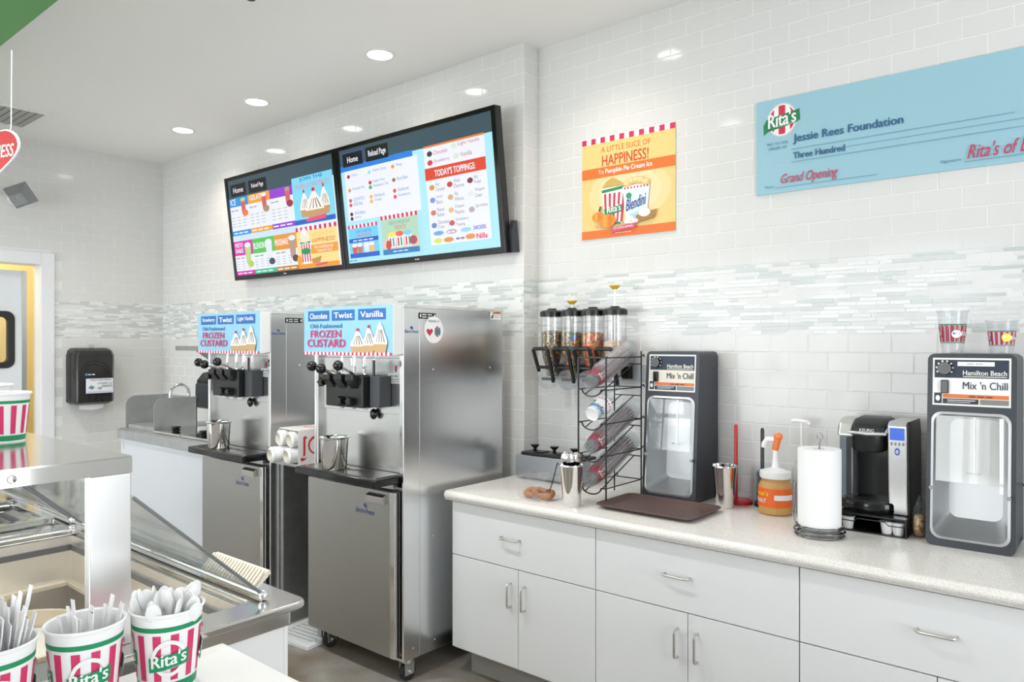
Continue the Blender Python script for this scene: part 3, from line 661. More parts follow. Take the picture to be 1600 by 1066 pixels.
# ------------------------------------------------------------------ menu screens
def cupdraw(a, cx, ty, by, w, body, top):
    a.poly([(cx - w / 2, ty), (cx + w / 2, ty), (cx + w * .36, by), (cx - w * .36, by)], body)
    a.ell(cx, ty, w / 2, w * .4, top, 14)
def screen_left():
    a = Art(1.30, .715); c = scr
    WH, SL, BK, TX, GR = c(.80, .83, .88), c(.05, .085, .11), c(.008, .009, .01), c(.42, .46, .52), c(.30, .32, .36)
    a.rect(0, 0, 100, 100, WH); a.rect(0, 0, 100, 19, SL)
    for x0, x1, n in ((2.5, 19, 'Home'), (22, 40, 'Reload Page')): a.rect(x0, 5, x1, 17.5, BK); a.text(n, x0 + 3, x1 - 3, 8.5, 14, WH, .01)
    cols = ((0, 20), (20, 42), (42, 65)); r1 = (c(.03, .30, .72), c(.85, .36, .03), c(.30, .05, .62)); r2 = (c(.66, .02, .38), c(.08, .55, .08), c(.80, .30, .03)); r2f = (c(.66, .02, .38), c(.03, .50, .25), c(.50, .20, .02))
    heads = (('MISTO', 'SHAKE'), ('BLENDINI', None), ('MILKSHAKE', None)); drink = (c(.45, .65, .25), c(.75, .78, .85), c(.45, .30, .25))
    for i, (x0, x1) in enumerate(cols):
        a.rect(x0, 19, x1, 28, r1[i], 0); a.rect(x0, 53, x1, 58, r1[i], 0); a.rect(x0, 64, x1, 79, r2[i], 0); a.rect(x0, 95.5, x1, 100, r2f[i], 0)
    a.up(); a.rect(0, 58, 65, 64, c(.58, .75, .90)); a.text('ICE', 1.5, 7, 20, 26, WH, .02); a.text('GELATI', 22, 34, 20, 25, WH, .02)
    for i, (x0, x1) in enumerate(cols):
        a.line('', x0 + 2, x1 - 2, 54.4, 56.8, WH); a.line('', x0 + 2, x1 - 2, 96.7, 99, WH)
        h = heads[i]
        if h[1]: a.text(h[0], x0 + 1.5, x0 + 10, 66, 70.5, WH, .03); a.text(h[1], x0 + 1.5, x0 + 10, 71.8, 76.5, WH, .03)
        else: a.text(h[0], x0 + 1.5, x0 + 14, 68.5, 74.5, WH, .03)
        cupdraw(a, x1 - 5, 22, 36, 5, c(.62, .12, .14), drink[i]); a.ell(x1 - 3.5, 36, 3, 3.4, (c(.80, .20, .05), c(.42, .25, .15), c(.35, .03, .06))[i])
        cupdraw(a, x1 - 5, 69, 88, 6.5, drink[i], WH); a.ell(x1 - 3, 89, 3, 3.4, (c(.45, .60, .05), c(.05, .06, .12), c(.10, .05, .04))[i])
        a.line('', x0 + 2, x0 + 10, 31, 33, GR); a.line('', x0 + 2, x0 + 12, 81, 83, (c(.55, .2, .4), c(.1, .45, .35), GR)[i])
        for k in range(4):
            for q in range(3): a.rect(x0 + 2 + q * 5.6, 39 + k * 3.2, x0 + 5.5 + q * 5.6, 39.7 + k * 3.2, TX, 0); a.rect(x0 + 2 + q * 5.6, 85.5 + k * 2.4, x0 + 5.2 + q * 5.6, 86.1 + k * 2.4, TX, 0)
        a.up()
    a.rect(65, 14, 100, 58, c(.22, .66, .86)); a.text('JOIN THE', 72, 92, 15, 19, c(.02, .2, .5), .02); a.text('FROZEN CUSTARD FRENZY!', 68, 97, 21, 25, c(.65, .25, .35), .01)
    sundae_s(a, 75, 52, 9, 24); sundae_s(a, 92, 52, 9, 26); sundae_s(a, 83.5, 54, 16, 26); a.rect(65, 54, 100, 58.5, c(.02, .12, .55)); a.poly([(75, 54), (93, 52), (92, 56), (76, 57)], c(.75, .08, .22))
    a.rect(65, 61, 100, 100, c(.90, .70, .28)); a.stripes(65, 100, 61, 65, 17, c(.66, .02, .10), WH); a.text('A LITTLE SLICE OF', 77, 97, 68, 71, c(.80, .50, .12)); a.text('HAPPINESS!', 77, 98, 73, 77, c(.72, .16, .06), .01)
    a.rect(76, 79, 100, 87, c(.86, .34, .04)); a.text('TRY PUMPKIN PIE', 80, 96, 80.5, 83, WH, .01); a.text('CREAM ICE', 82, 95, 84, 86, WH, .01); a.rect(65, 96, 100, 100, c(.85, .32, .03))
    a.poly([(67.5, 74), (78, 74), (76, 96), (69.5, 96)], WH); a.rect(68, 75, 77.5, 76.5, c(.02, .3, .1)); [a.rect(68.8 + k * 2.2, 77, 69.8 + k * 2.2, 94, c(.62, .03, .08), 0) for k in range(4)]; a.up(); a.ell(72.7, 84, 4.2, 3, c(.02, .3, .1)); a.ell(72.8, 71, 4.6, 5, c(.85, .78, .6)); a.ell(72.5, 66, 2.5, 4, WH)
    a.ell(66.5, 92, 2.2, 4.5, c(.85, .35, .04)); a.poly([(77, 92), (86, 90), (84, 96), (78, 96)], c(.5, .28, .08)); a.poly([(80, 97), (91, 96), (90, 98), (81, 99)], c(.7, .1, .2))
    return a
def sundae_s(a, cx, by, w, h):
    a.poly([(cx - .5 * w, by - .3 * h), (cx + .5 * w, by - .3 * h), (cx + .36 * w, by), (cx - .36 * w, by)], scr(.55, .33, .14))
    a.poly([(cx - .5 * w, by - .28 * h), (cx - .4 * w, by - .55 * h), (cx - .16 * w, by - .84 * h), (cx, by - h), (cx + .16 * w, by - .84 * h), (cx + .4 * w, by - .55 * h), (cx + .5 * w, by - .28 * h)], scr(.86, .84, .78))
    for dx in (-.3, -.1, .1, .3): a.poly([(cx + dx * w, by - .33 * h), (cx + dx * w + .04 * w, by - .35 * h), (cx + dx * .4 * w + .03 * w, by - .7 * h), (cx + dx * .4 * w, by - .68 * h)], scr(.12, .05, .03), 0)
    a.up(); a.ell(cx, by - h, .09 * w, .07 * h, scr(.62, .02, .05), 12)
def screen_right():
    a = Art(1.30, .715); c = scr
    WH, SL, BK, BT, GT, RT = c(.82, .84, .90), c(.05, .085, .11), c(.008, .009, .01), c(.10, .28, .62), c(.22, .22, .30), c(.55, .12, .16)
    a.rect(0, 0, 100, 100, c(.42, .78, .90)); a.rect(0, 0, 100, 15, SL); a.rect(0, 14, 52, 19, c(.03, .22, .72))
    a.rect(2, 3, 18, 15.5, c(.05, .12, .42)); a.rect(2.4, 3.6, 17.6, 15, BK); a.rect(20, 3, 36, 15, BK); a.text('Home', 6, 14, 7, 12, WH, .02); a.text('Reload Page', 22, 34.5, 6, 12.5, WH, .02)
    a.rect(3, 19, 55, 63, WH)
    L = (('Cherry', 4, 22), ('Pumpkin Pie', 4, 34), ('SOUR PATCH', 4, 43), ('KIDS Red', 4, 47), ('Wild Black', 4, 55), ('Cherry', 4, 59), ('Cotton Candy', 20, 22), ('Sugar-Free', 20, 31), ('Raspberry Tea', 20, 35), ('Starburst', 20, 43), ('Orange', 20, 47), ('Mango', 37, 22), ('Root Beer', 37, 33), ('Starburst', 37, 42), ('Strawberry', 37, 47))
    ic = (c(.3, .05, .08), c(.7, .35, .1), c(.7, .1, .1), c(.7, .1, .1), c(.1, .02, .08), c(.1, .02, .08), c(.3, .75, .75), c(.5, .05, .1), c(.1, .4, .12), c(.85, .45, .1), c(.85, .45, .1), c(.8, .35, .05), c(.3, .15, .08), c(.75, .1, .1), c(.75, .1, .1))
    for (n, x, y), k in zip(L, ic): a.text(n, x + 4.2, x + 4.2 + len(n) * .82, y, y + 3, BT, .0); a.ell(x + 1.9, y + 2, 1.2, 1.7, k, 10)
    a.rect(60, 14.5, 96, 16, c(.80, .22, .05)); a.rect(60, 16, 96, 93, WH)
    for n, x, y in (('Chocolate', 66, 19), ('Light Vanilla', 81, 17), ('Strawberry', 66, 26), ('Vanilla', 82, 25)): a.text(n, x, x + len(n) * .95, y, y + 3.4, RT, 0); a.ell(x - 2.4, y + 2, 1.7, 2.2, {'C': c(.06, .04, .08), 'S': c(.62, .06, .06)}.get(n[0], c(.70, .76, .60)), 10)
    a.rect(60, 32, 96, 41.5, c(.72, .06, .02)); a.text("TODAY'S TOPPINGS:", 66, 90, 34.3, 39.4, WH, .035)
    T = (('Hot', 'Caramel', 62, 44, c(.7, .3, .05)), ('Whole', 'Cherries', 73, 44, c(.6, .05, .05)), ('Hot', 'Fudge', 85, 44, c(.2, .03, .05)), ('Gummy', 'Bears', 62, 54, c(.2, .3, .7)), ('Wet', 'Walnuts', 73, 54, c(.65, .4, .25)), ('Whipped', 'Cream', 85, 54, c(.72, .78, .84)),
         ('Peanut', 'Butter', 62, 64, c(.6, .2, .15)), ('Chopped', 'Peanuts', 73, 64, c(.75, .5, .2)), ('Sprinkles', '', 85, 66, c(.45, .40, .38)), ('Chocolate', 'Chips', 62, 74, c(.15, .25, .5)), ('Strawberry', 'Topping', 73, 74, c(.6, .1, .12)))
    for p, q, x, y, k in T:
        a.ell(x + 1.6, y + 3.5, 1.7, 2.2, k, 10); a.text(p, x + 4, x + 4 + len(p) * .75, y, y + 3, GT)
        if q: a.text(q, x + 4, x + 4 + len(q) * .75, y + 4, y + 7, GT)
    for x, k in ((63, c(.15, .4, .75)), (71, c(.45, .4, .5)), (79.5, c(.35, .65, .85))): a.ell(x + 3, 84, 3.2, 1.8, k, 16)
    a.line('', 71.6, 76.4, 83, 85.2, WH); a.text('SNICKERS', 87, 94, 82, 85, c(.08, .12, .62), .03); a.text('Nilla', 88.5, 94.5, 88, 92, c(.70, .03, .10), .03)
    a.ell(65.5, 90, 2.6, 2, c(.70, .72, .15), 14); a.ell(72, 90, 3, 2, c(.75, .30, .05), 14); a.line('', 76.5, 82, 88.6, 91.4, GT, .02); a.ell(85, 89.6, 2.9, 2.1, c(.80, .30, .08), 14)
    a.rect(4, 67, 26, 96, c(.18, .60, .86)); a.stripes(4, 26, 67, 70, 15, c(.66, .02, .10), WH); a.text('GIVE THE GIFT OF', 10, 21, 72, 74.5, c(.05, .2, .5)); a.text('HAPPINESS', 10, 21, 75.5, 78, c(.6, .15, .25)); a.rect(4, 79, 26, 82.5, c(.02, .10, .55)); a.line('', 7, 23, 80, 81.8, WH); a.rect(4, 92, 26, 96, c(.02, .12, .60))
    for x, k in ((8, c(.65, .1, .1)), (12, c(.5, .2, .15)), (17, c(.7, .8, .85)), (21, c(.85, .5, .2))): cupdraw(a, x, 85, 92, 4.2, k, WH)
    a.rect(29, 63.5, 54, 96, c(.45, .66, .50)); a.stripes(29, 54, 63.5, 67, 17, c(.66, .02, .10), WH); a.text('TREATS WORTHY', 34, 49, 69, 72, c(.1, .35, .3)); a.text('TREATS!', 38, 46, 73, 76.5, c(.65, .25, .12), .01); a.rect(29, 84, 54, 92, c(.72, .58, .46)); a.rect(29, 92, 54, 96.5, c(.03, .22, .55)); a.line('', 36, 47, 93.5, 95, WH)
    for x, k in ((36, c(.85, .75, .1)), (41.5, c(.80, .15, .08)), (47, c(.25, .6, .75))): cupdraw(a, x, 80, 91, 5.5, WH, k); a.rect(x - 1.6, 83, x - .6, 90, c(.6, .05, .1), 0); a.rect(x + .4, 83, x + 1.4, 90, c(.02, .4, .2)); 
    a.ell(33.5, 88.5, 1.8, 4, c(.6, .08, .06)); a.ell(50.5, 86.5, 2.6, 3.6, c(.42, .08, .12)); a.line('', 4, 10, 97.3, 99, c(.1, .25, .4))
    return a
TILT = .118
for x, art, lab in ((-4.605, screen_left(), 'wall-mounted menu screen with drinks and sundaes in coloured columns, farther one'), (-3.232, screen_right(), 'wall-mounted menu screen listing flavors and toppings on light blue, nearer one')):
    t = thing('menu_screen', lab, 'screen', (x, 3.035, 2.062), group='menu screens on the tiled wall'); t.rotation_euler = (TILT, 0, 0)
    MB().box(-.683, .683, -.03, .015, 0, .775).build('case', M_black, t, bev=.004)
    MB().ring([(-.683, 0), (.683, 0), (.683, .775), (-.683, .775)], [(-.651, .034), (.651, .034), (.651, .751), (-.651, .751)], 'y', -.038, -.03).build('bezel', M_blackg, t, bev=.003)
    art.build('display', t, (0, -.0305, .035))
    a = Art(.04, .012); a.line('', 0, 100, 0, 100, ink(.6, .6, .6), .02); a.build('maker_mark', t, (0, -.0385, .01))
    for xx in (-.3, .3): MB().box(xx - .03, xx + .03, .0, .03, .765, .792).build('mount_hook', mat('warm_metal', (.7, .62, .45), .35, .8), t)
    MB().box(-.4, .4, .012, .035, .15, .6).build('wall_mount', M_black, t)
    if x > -4: MB().prism([(.0, .0), (.045, .0), (.045, .17), (.02, .17), (.0, .12)], 'x', .684, .712).build('side_bracket', M_slate, t, bev=.002)
# ------------------------------------------------------------------ poster and big cheque on the tiles
t = thing('poster', 'orange poster of pumpkin treats taped to the tiled wall', 'poster', (-1.928, YW - .001, 2.115))
MB().box(-.268, .268, -.003, 0, 0, .517).build('board', ink(.85, .58, .22), t)
a = Art(.536, .517); YE, OR, DK, WH = ink(.86, .60, .22), ink(.80, .17, .02), ink(.55, .05, .03), ink(.90, .89, .87)
a.rect(0, 0, 100, 100, YE); a.ell(52, 58, 44, 28, ink(.88, .66, .33), 32); a.ell(52, 58, 34, 22, ink(.89, .70, .41), 32); a.stripes(0, 100, 0, 5.5, 19, ink(.62, .02, .10), WH)
a.text('A LITTLE SLICE OF', 22, 75, 10, 15.5, OR, .0); a.text('HAPPINESS!', 23, 73, 18.5, 29, ink(.62, .07, .03), .012); a.rect(0, 30, 100, 40, OR); a.text('Try', 19, 25, 32.5, 37.5, WH); a.text('Pumpkin Pie Cream Ice', 27, 77, 32, 38, WH, .025)
a.rect(0, 92, 100, 100, OR); a.ell(35, 88, 20, 3, ink(.62, .42, .18))
def cup2d(x0, x1, y0, y1, base):
    a.poly([(x0, y0), (x1, y0), (x1 - 3.5, y1), (x0 + 3.5, y1)], base)
cup2d(23, 48, 51, 88, WH); a.poly([(23, 53), (48, 51), (48, 54), (23.3, 56)], ink(.02, .25, .09)); [a.poly([(25.5 + k * 5.2, 57), (28 + k * 5.2, 57), (28.6 + k * 4.2, 86), (26.6 + k * 4.2, 86)], ink(.60, .03, .08), 0) for k in range(5)]; a.up()
a.poly([(25.5, 72), (45.6, 69), (45, 76), (26.5, 79)], ink(.02, .25, .09)); a.text("Rita's", 29, 44, 69.8, 76.2, WH, .03, 0, 1.5); a.poly([(23, 51), (28, 45), (35, 41.5), (41, 45), (48, 50)], ink(.60, .40, .10)); a.rect(27, 86, 44, 88, ink(.02, .25, .09))
cup2d(46, 75, 53, 86, ink(.72, .82, .88)); a.poly([(46, 52.5), (75, 52), (74.6, 56), (46.6, 56.5)], WH); [a.rect(48 + k * 3.4, 53.5, 49.5 + k * 3.4, 55.5, ink(.6, .03, .1), 0) for k in range(8)]; a.up(); a.text('Blendini', 50, 71, 66, 77, ink(.03, .08, .30), .03, .2, 5); a.ell(53, 62, 3, 3, ink(.05, .3, .15)); a.poly([(54, 80), (66, 77), (62, 84), (55, 85)], ink(.5, .62, .75))
for x, y in ((51, 50), (56, 48), (61, 47.5), (66, 48.5), (71, 51)): a.ell(x, y, 4.2, 3.4, ink(.72, .50, .16), 14); a.ell(x - .6, y - .6, 3, 2.2, ink(.82, .66, .34), 12)
for x, y, r in ((19, 79, 6.2), (30, 84, 9)): a.ell(x, y, r, r * .75, ink(.78, .26, .02), 22); a.ell(x - r * .3, y, r * .28, r * .72, ink(.85, .36, .05), 16); a.ell(x + r * .35, y, r * .25, r * .7, ink(.72, .20, .02), 16)
a.poly([(20, 74), (22, 74), (23.5, 69), (21.5, 69)], ink(.06, .07, .02)); a.poly([(61, 82), (83, 78), (79, 86), (62, 89)], ink(.38, .20, .06)); a.ell(70, 80, 6, 4, WH); a.ell(56, 86, 3, 3.5, WH); a.ell(52, 87, 3.5, 2, WH); a.ell(60, 87, 3.5, 2, WH); a.ell(56, 87, 1.2, 1.2, YE)
a.poly([(33, 92), (48, 90), (63, 88.5), (60, 91), (62, 93), (48, 94.5), (35, 96)], ink(.65, .08, .18)); a.text('ICE CUSTARD HAPPINESS', 37, 58, 91.3, 93.3, WH, 0, 0, 1); a.line('', 39, 57, 96, 97.5, ink(.9, .6, .4)); a.build('print', t, (0, -.003, 0))
t = thing('presentation_cheque', 'oversized pale blue presentation cheque on the tiled wall', 'cheque', (-1.264, YW - .001, 2.228))
QW, QH = 1.30, .408
MB().box(0, QW, -.008, 0, 0, QH).build('board', ink(.36, .62, .74), t, bev=.001)
a = Art(QW, QH); LB, NV, RD, LN = ink(.31, .54, .63), ink(.03, .12, .26), ink(.55, .04, .12), ink(.14, .30, .40)
a.rect(0, 0, 100, 100, LB); a.logo(8.7, 23, 4.6, 16.5, 1.5)
a.text('PAY TO THE', 3.9, 10.6, 46, 49, LN, .01); a.text('ORDER OF', 4.2, 10.4, 51, 54, LN, .01)
a.text('Jessie Rees Foundation', 12.5, 45.1, 41, 51.5, NV, .035); a.rect(11.8, 56, 73, 56.6, LN); a.text('Three Hundred', 12.5, 28.5, 60, 66.6, NV, .035); a.rect(29, 62.5, 99, 63, LN); a.rect(11.8, 69.4, 99, 70, LN)
a.text('Memo', 3.1, 6.3, 91.6, 94, LN, .01); a.rect(6.8, 94.5, 38, 95.1, LN); a.text('Grand Opening', 8.5, 26.5, 81, 94, RD, .008, .35)
a.text('Signature', 55.1, 60.2, 90, 93.5, LN, .01); a.rect(61, 94, 98, 94.6, LN); a.text("Rita's of D", 61.7, 77, 79, 92, RD, .008, .35); a.build('print', t, (QW / 2, -.008, 0))
# ------------------------------------------------------------------ things on the worktop
def mixer(loc, label, guard_clear):
    t = thing('drink_mixer', label, 'drink mixer', loc, group='drink mixers on the worktop'); w, d, h = .262, .23, .664; sl = .045
    def fy(z): return sl * z / h
    o = rrect(0, w, 0, h, .022); i = rrect(.022, w - .022, .035, .455, .03)
    n = len(o); b = MB()
    vs = [(x, fy(z), z) for x, z in o] + [(x, d, z) for x, z in o] + [(x, fy(z), z) for x, z in i] + [(x, fy(z) + .012, z) for x, z in i]
    fs = [(q, (q + 1) % n, 2 * n + (q + 1) % n, 2 * n + q) for q in range(n)] + [(q, (q + 1) % n, n + (q + 1) % n, n + q) for q in range(n)] + [tuple(range(2 * n - 1, n - 1, -1))] + [(2 * n + q, 2 * n + (q + 1) % n, 3 * n + (q + 1) % n, 3 * n + q) for q in range(n)]
    b.add(vs, fs); b.build('case', M_slate, t, ang=50)
    j = rrect(.05, w - .05, .08, .43, .03); b = MB(); fo = rrect(.014, w - .014, .027, .463, .032)
    vs = [(x, fy(z) - .004, z) for x, z in fo] + [(x, fy(z) - .007, z) for x, z in i] + [(x, fy(z) + .13, z) for x, z in j] + [(x, fy(z) + .002, z) for x, z in fo]
    fs = [(q, (q + 1) % n, n + (q + 1) % n, n + q) for q in range(n)] + [(n + q, n + (q + 1) % n, 2 * n + (q + 1) % n, 2 * n + q) for q in range(n)] + [tuple(range(2 * n, 3 * n))] + [(q, 3 * n + q, 3 * n + (q + 1) % n, (q + 1) % n) for q in range(n)]
    b.add(vs, fs); b.build('steel_liner', mat('liner_steel', (.62, .63, .64), .42, 1, var=.04), t, ang=60)
    MB().cyl((w / 2 + .005, .075, .25), (w / 2 + .005, .085, .46), .0045).build('spindle', M_chrome, t)
    MB().box(w / 2 - .018, w / 2 + .028, .068, .08, .247, .252).build('agitator', M_chrome, t)
    for x, z in ((.018, .2), (w - .018, .19)): MB().cyl((x, fy(z) - .018, z), (x, fy(z), z), .007).build('guard_latch', M_chrome, t)
    b = MB(); zz = (.225, .45); b.add([(.03, fy(zz[0]) - .01, zz[0]), (w - .03, fy(zz[0]) - .01, zz[0]), (w - .03, fy(zz[1]) - .01, zz[1]), (.03, fy(zz[1]) - .01, zz[1]), (.03, fy(zz[0]) - .007, zz[0]), (w - .03, fy(zz[0]) - .007, zz[0]), (w - .03, fy(zz[1]) - .007, zz[1]), (.03, fy(zz[1]) - .007, zz[1])],
                                      [(0, 1, 2, 3), (7, 6, 5, 4), (0, 4, 5, 1), (1, 5, 6, 2), (2, 6, 7, 3), (3, 7, 4, 0)])
    b.build('splash_guard', M_acryl if guard_clear else clear('scuffed_guard_plastic', (.92, .92, .90), .16, .02), t)
    if not guard_clear: MB().box(w - .045, w - .034, .006, .026, .2, .45).build('guard_rail', M_white, t)
    pw, ph = w - .032, .165; tilt = math.atan(sl / h)
    a = Art(pw, ph, eps=.0003); IV, BK, OR = ink(.86, .84, .79), ink(.012, .025, .05), ink(.75, .18, .03)
    IV2 = ink(.80, .74, .64) if guard_clear else ink(.90, .90, .90)
    a.rect(0, 0, 100, 100, IV); a.rect(2.5, 4, 97.5, 42, BK); a.rect(2.5, 42, 97.5, 74, IV2); a.rect(14, 76, 97.5, 84, OR); a.rect(2.5, 74, 12.5, 96, BK); a.rect(14, 85.5, 60, 96, BK); a.rect(62, 85.5, 97.5, 96, ink(.22, .22, .22))
    a.text('Hamilton Beach', 40, 95, 26, 36, IV, .02); a.rect(40, 38, 95, 39.5, IV); a.text("Mix 'n Chill", 40, 96, 49, 65, BK, .008); a.ell(7.5, 85, 3, 6, IV); a.rect(20, 88, 56, 89.5, IV); a.rect(20, 92, 50, 93, IV); a.line('', 48, 80, 78.2, 82, BK)
    for k in range(8): 
        q = math.radians(-30 + 34 * k); a.ell(16 + 10.5 * math.cos(q), 22 - 15 * math.sin(q), 1.6, 2.4, IV, 8, 0)
    a.up(); 
    if not guard_clear: a.rect(33, 8, 80, 17, ink(.86, .86, .88)); a.line('', 45, 68, 10.5, 14.5, ink(.5, .5, .5))
    hp = a.build('control_panel', t, (w / 2, fy(.485) - .0012, .485)); hp.rotation_euler = (-tilt, 0, 0)
    kb = MB().cyl((.054, -.018 + fy(.61), .614), (.054, fy(.61), .614), .021, .024, 24).build('timer_knob', M_blackg, hp); kb.parent = t
    MB().box(.042, .066, fy(.55) - .012, fy(.55), .527, .573).build('power_switch', M_blackg, t, bev=.003)
    return t
mixer((-1.70, 2.955, CT), 'dark drink mixer with a steel cup bay behind the brown tray', True)
mixer((-.546, 2.905, CT), 'dark drink mixer with two plastic cups standing on top of it', False)
t = thing('serving_tray', 'brown rectangular serving tray in front of the left drink mixer', 'tray', (-1.52, 2.775, CT), rz=.0)
o1 = rrect(-.225, .225, -.15, .15, .035); i1 = rrect(-.195, .195, -.12, .12, .025); n = len(o1); b = MB()
vs = [(x, y, .022) for x, y in o1] + [(x, y, .006) for x, y in i1] + [(x, y, .017) for x, y in o1] + [(x, y, 0) for x, y in i1]
fs = [(q, (q + 1) % n, n + (q + 1) % n, n + q) for q in range(n)] + [tuple(range(n, 2 * n))] + [(2 * n + (q + 1) % n, 2 * n + q, 3 * n + q, 3 * n + (q + 1) % n) for q in range(n)] + [tuple(range(4 * n - 1, 3 * n - 1, -1))] + [(q, 2 * n + q, 2 * n + (q + 1) % n, (q + 1) % n) for q in range(n)]
b.add(vs, fs); b.build('tray_body', M_brown, t, ang=60)
def shaker(loc, label):
    t = thing('steel_shaker', label, 'shaker cup', loc, group='steel shaker cups'); MB().lathe([(0, 0), (.036, 0), (.038, .004), (.052, .172), (.055, .176), (.0545, .181), (.051, .18), (.036, .006), (0, .004)], 36).build('cup', M_polish, t); return t
shaker((-1.84, 2.602, CT), 'tall steel shaker holding spoons at the left of the worktop')
shaker((-1.325, 3.0, CT), 'tall empty steel shaker right of the left drink mixer')
for k, (dx, dy, an, tl) in enumerate(((-.018, -.01, .3, .10), (.012, .012, 1.2, .12), (.02, -.014, 2.0, .13), (-.004, .02, 2.9, .1), (.0, -.022, 4.0, .12))):
    sp = thing('metal_spoon', 'shiny metal spoon standing bowl up in the shaker', 'spoon', (-1.84 + dx * .6, 2.602 + dy * .6, CT + .012), group='metal spoons in the shaker'); sp.rotation_euler = (dy * 3, dx * 5, an)
    MB().tube([(0, 0, 0), (0, 0, .17)], .003, 6).build('handle', M_polish, sp); MB().ball((0, 0, .19), .02, sc=(1, .3, 1.5)).build('bowl', M_polish, sp)
# clear box with a pretzel
t = thing('acrylic_box', 'small clear acrylic box with a pretzel at the left of the worktop', 'box', (-2.04, 2.63, CT), rz=.1)
for x0, x1, y0, y1, z0, z1 in ((-.075, .075, -.065, -.062, 0, .105), (-.075, .075, .062, .065, 0, .105), (-.075, -.072, -.062, .062, 0, .105), (.072, .075, -.062, .062, 0, .105), (-.075, .075, -.065, .065, .105, .108)): MB().box(x0, x1, y0, y1, z0, z1).build('panel', M_acryl, t)
MB().box(.0, .075, .02, .06, .1085, .111).build('lid_tab', M_clear2, t)
t = thing('pretzel', 'brown twisted soft pretzel inside the clear box', 'pretzel', (-2.035, 2.625, CT + .010), rz=.15)
P = [(.055 * math.cos(q) + .012 * math.cos(3 * q), .03 * math.sin(q) * (1 - .3 * math.cos(2 * q)), .016 + .008 * math.sin(3 * q)) for q in [2 * math.pi * i / 36 for i in range(36)]]
b = MB().tube(P, [.0135 + .003 * math.sin(i) for i in range(36)], 10, closed=True); b.build('dough', mat('baked_dough', (.45, .16, .04), .4, var=.5, vscale=40), t)
MB().tube([(-.045, -.01, .026), (0, .012, .034), (.045, -.008, .03)], .011, 8).build('twist', MATS['baked_dough'], t)
t = thing('black_tongs', 'thin black tongs clipped over the side of the clear box', 'tongs', (-1.955, 2.625, CT))
MB().tube([(.045, -.02, .172), (.03, -.01, .176), (-.005, .0, .085), (-.02, .0, .045), (-.02, .0, .01)], .0028, 6).build('arm', M_wire, t)
MB().tube([(-.02, .004, .045), (-.03, .006, .05), (-.035, .008, .03)], .0022, 6).build('hook', M_wire, t)
# topping warmer with three pumps/lids
M_grey = mat('grey_satin_steel', (.42, .44, .47), .35, .8)
t = thing('topping_warmer', 'low steel topping warmer with three black knobs in the corner of the worktop', 'food warmer', (-2.45, 2.96, CT), rz=-.0)
MB().box(0, .40, 0, .11, .012, .125).build('case', M_grey, t, bev=.004)
MB().box(.035, .43, .002, .108, .126, .142).build('hinged_cover', M_black, t, bev=.004)
for k in range(3):
    x = .09 + k * .125; MB().lathe([(.009, 0), (.009, .018), (.022, .03), (.024, .036), (0, .038)], 16, (x, .05, .142)).build('knob', M_blackg, t); MB().box(x + .03, x + .07, .02, .08, .142, .147).build('latch', M_black, t)
for x in (.03, .37): MB().cyl((x, .03, 0), (x, .03, .012), .012).build('foot', M_rubber, t)
# wire cup rack
RX0, RX1, RY0, RY1 = -1.883, -1.738, 2.715, 3.015; RZ = (.944, 1.085, 1.225, 1.372)
t = thing('cup_rack', 'black wire rack of slanted cup stacks beside the left drink mixer', 'rack', (0, 0, 0)); wr_ = .0035
for x in (RX0, RX1):
    MB().tube([(x, RY0, CT), (x, RY0, 1.512), (x, RY0 + .01, 1.515)], wr_ * 1.2, 8).build('post', M_wire, t)
    MB().tube([(x, RY1, CT), (x, RY1, 1.54)], wr_, 8).build('post', M_wire, t)
for z in RZ + (1.512,):
    for x in (RX0, RX1): MB().tube([(x, RY0, z), (x, RY1, z), (x, RY1 + .02, z + .012), (x, RY1 + .03, z)], wr_ * .8, 6).build('side_wire', M_wire, t)
    MB().tube([(RX0, RY0, z), (RX0 + .02, RY0, z)] + [((RX0 + RX1) / 2 - .05 * math.cos(q), RY0 - .004, z - .03 * math.sin(q)) for q in [math.pi * i / 8 for i in range(9)]] + [(RX1 - .02, RY0, z), (RX1, RY0, z)] if z < 1.5 else [(RX0, RY0, z), (RX1, RY0, z)], wr_, 6).build('front_wire', M_wire, t)
    MB().tube([(RX0, RY1, z), (RX1, RY1, z)], wr_ * .8, 6).build('back_wire', M_wire, t)
SLP = math.radians(23)
for z in RZ:
    for dx in (-.034, .034):
        x = (RX0 + RX1) / 2 + dx; MB().tube([(x, RY0, z - .02), (x, RY1, z - .02 + (RY1 - RY0) * math.tan(SLP))], wr_ * .8, 6).build('slanted_rail', M_wire, t)
    zb_ = z - .02 + (RY1 - RY0) * math.tan(SLP); MB().tube([(RX0, RY1, zb_), (RX1, RY1, zb_)], wr_ * .8, 6).build('rail_end_wire', M_wire, t)
    MB().tube([(RX0, RY0 - .002, z + .065), (RX1, RY0 - .002, z + .065)], .0016, 6).build('retaining_band', M_clear2, t)
def wrap(r0, r1, h, off=0):
    """map flat print onto a tapered wall, centre of the print at angle off"""
    def mp(x, z, l):
        r = r0 + (r1 - r0) * z / h + l; q = x / ((r0 + r1) / 2) + off - H
        return (r * math.cos(q), r * math.sin(q), z)
    return mp
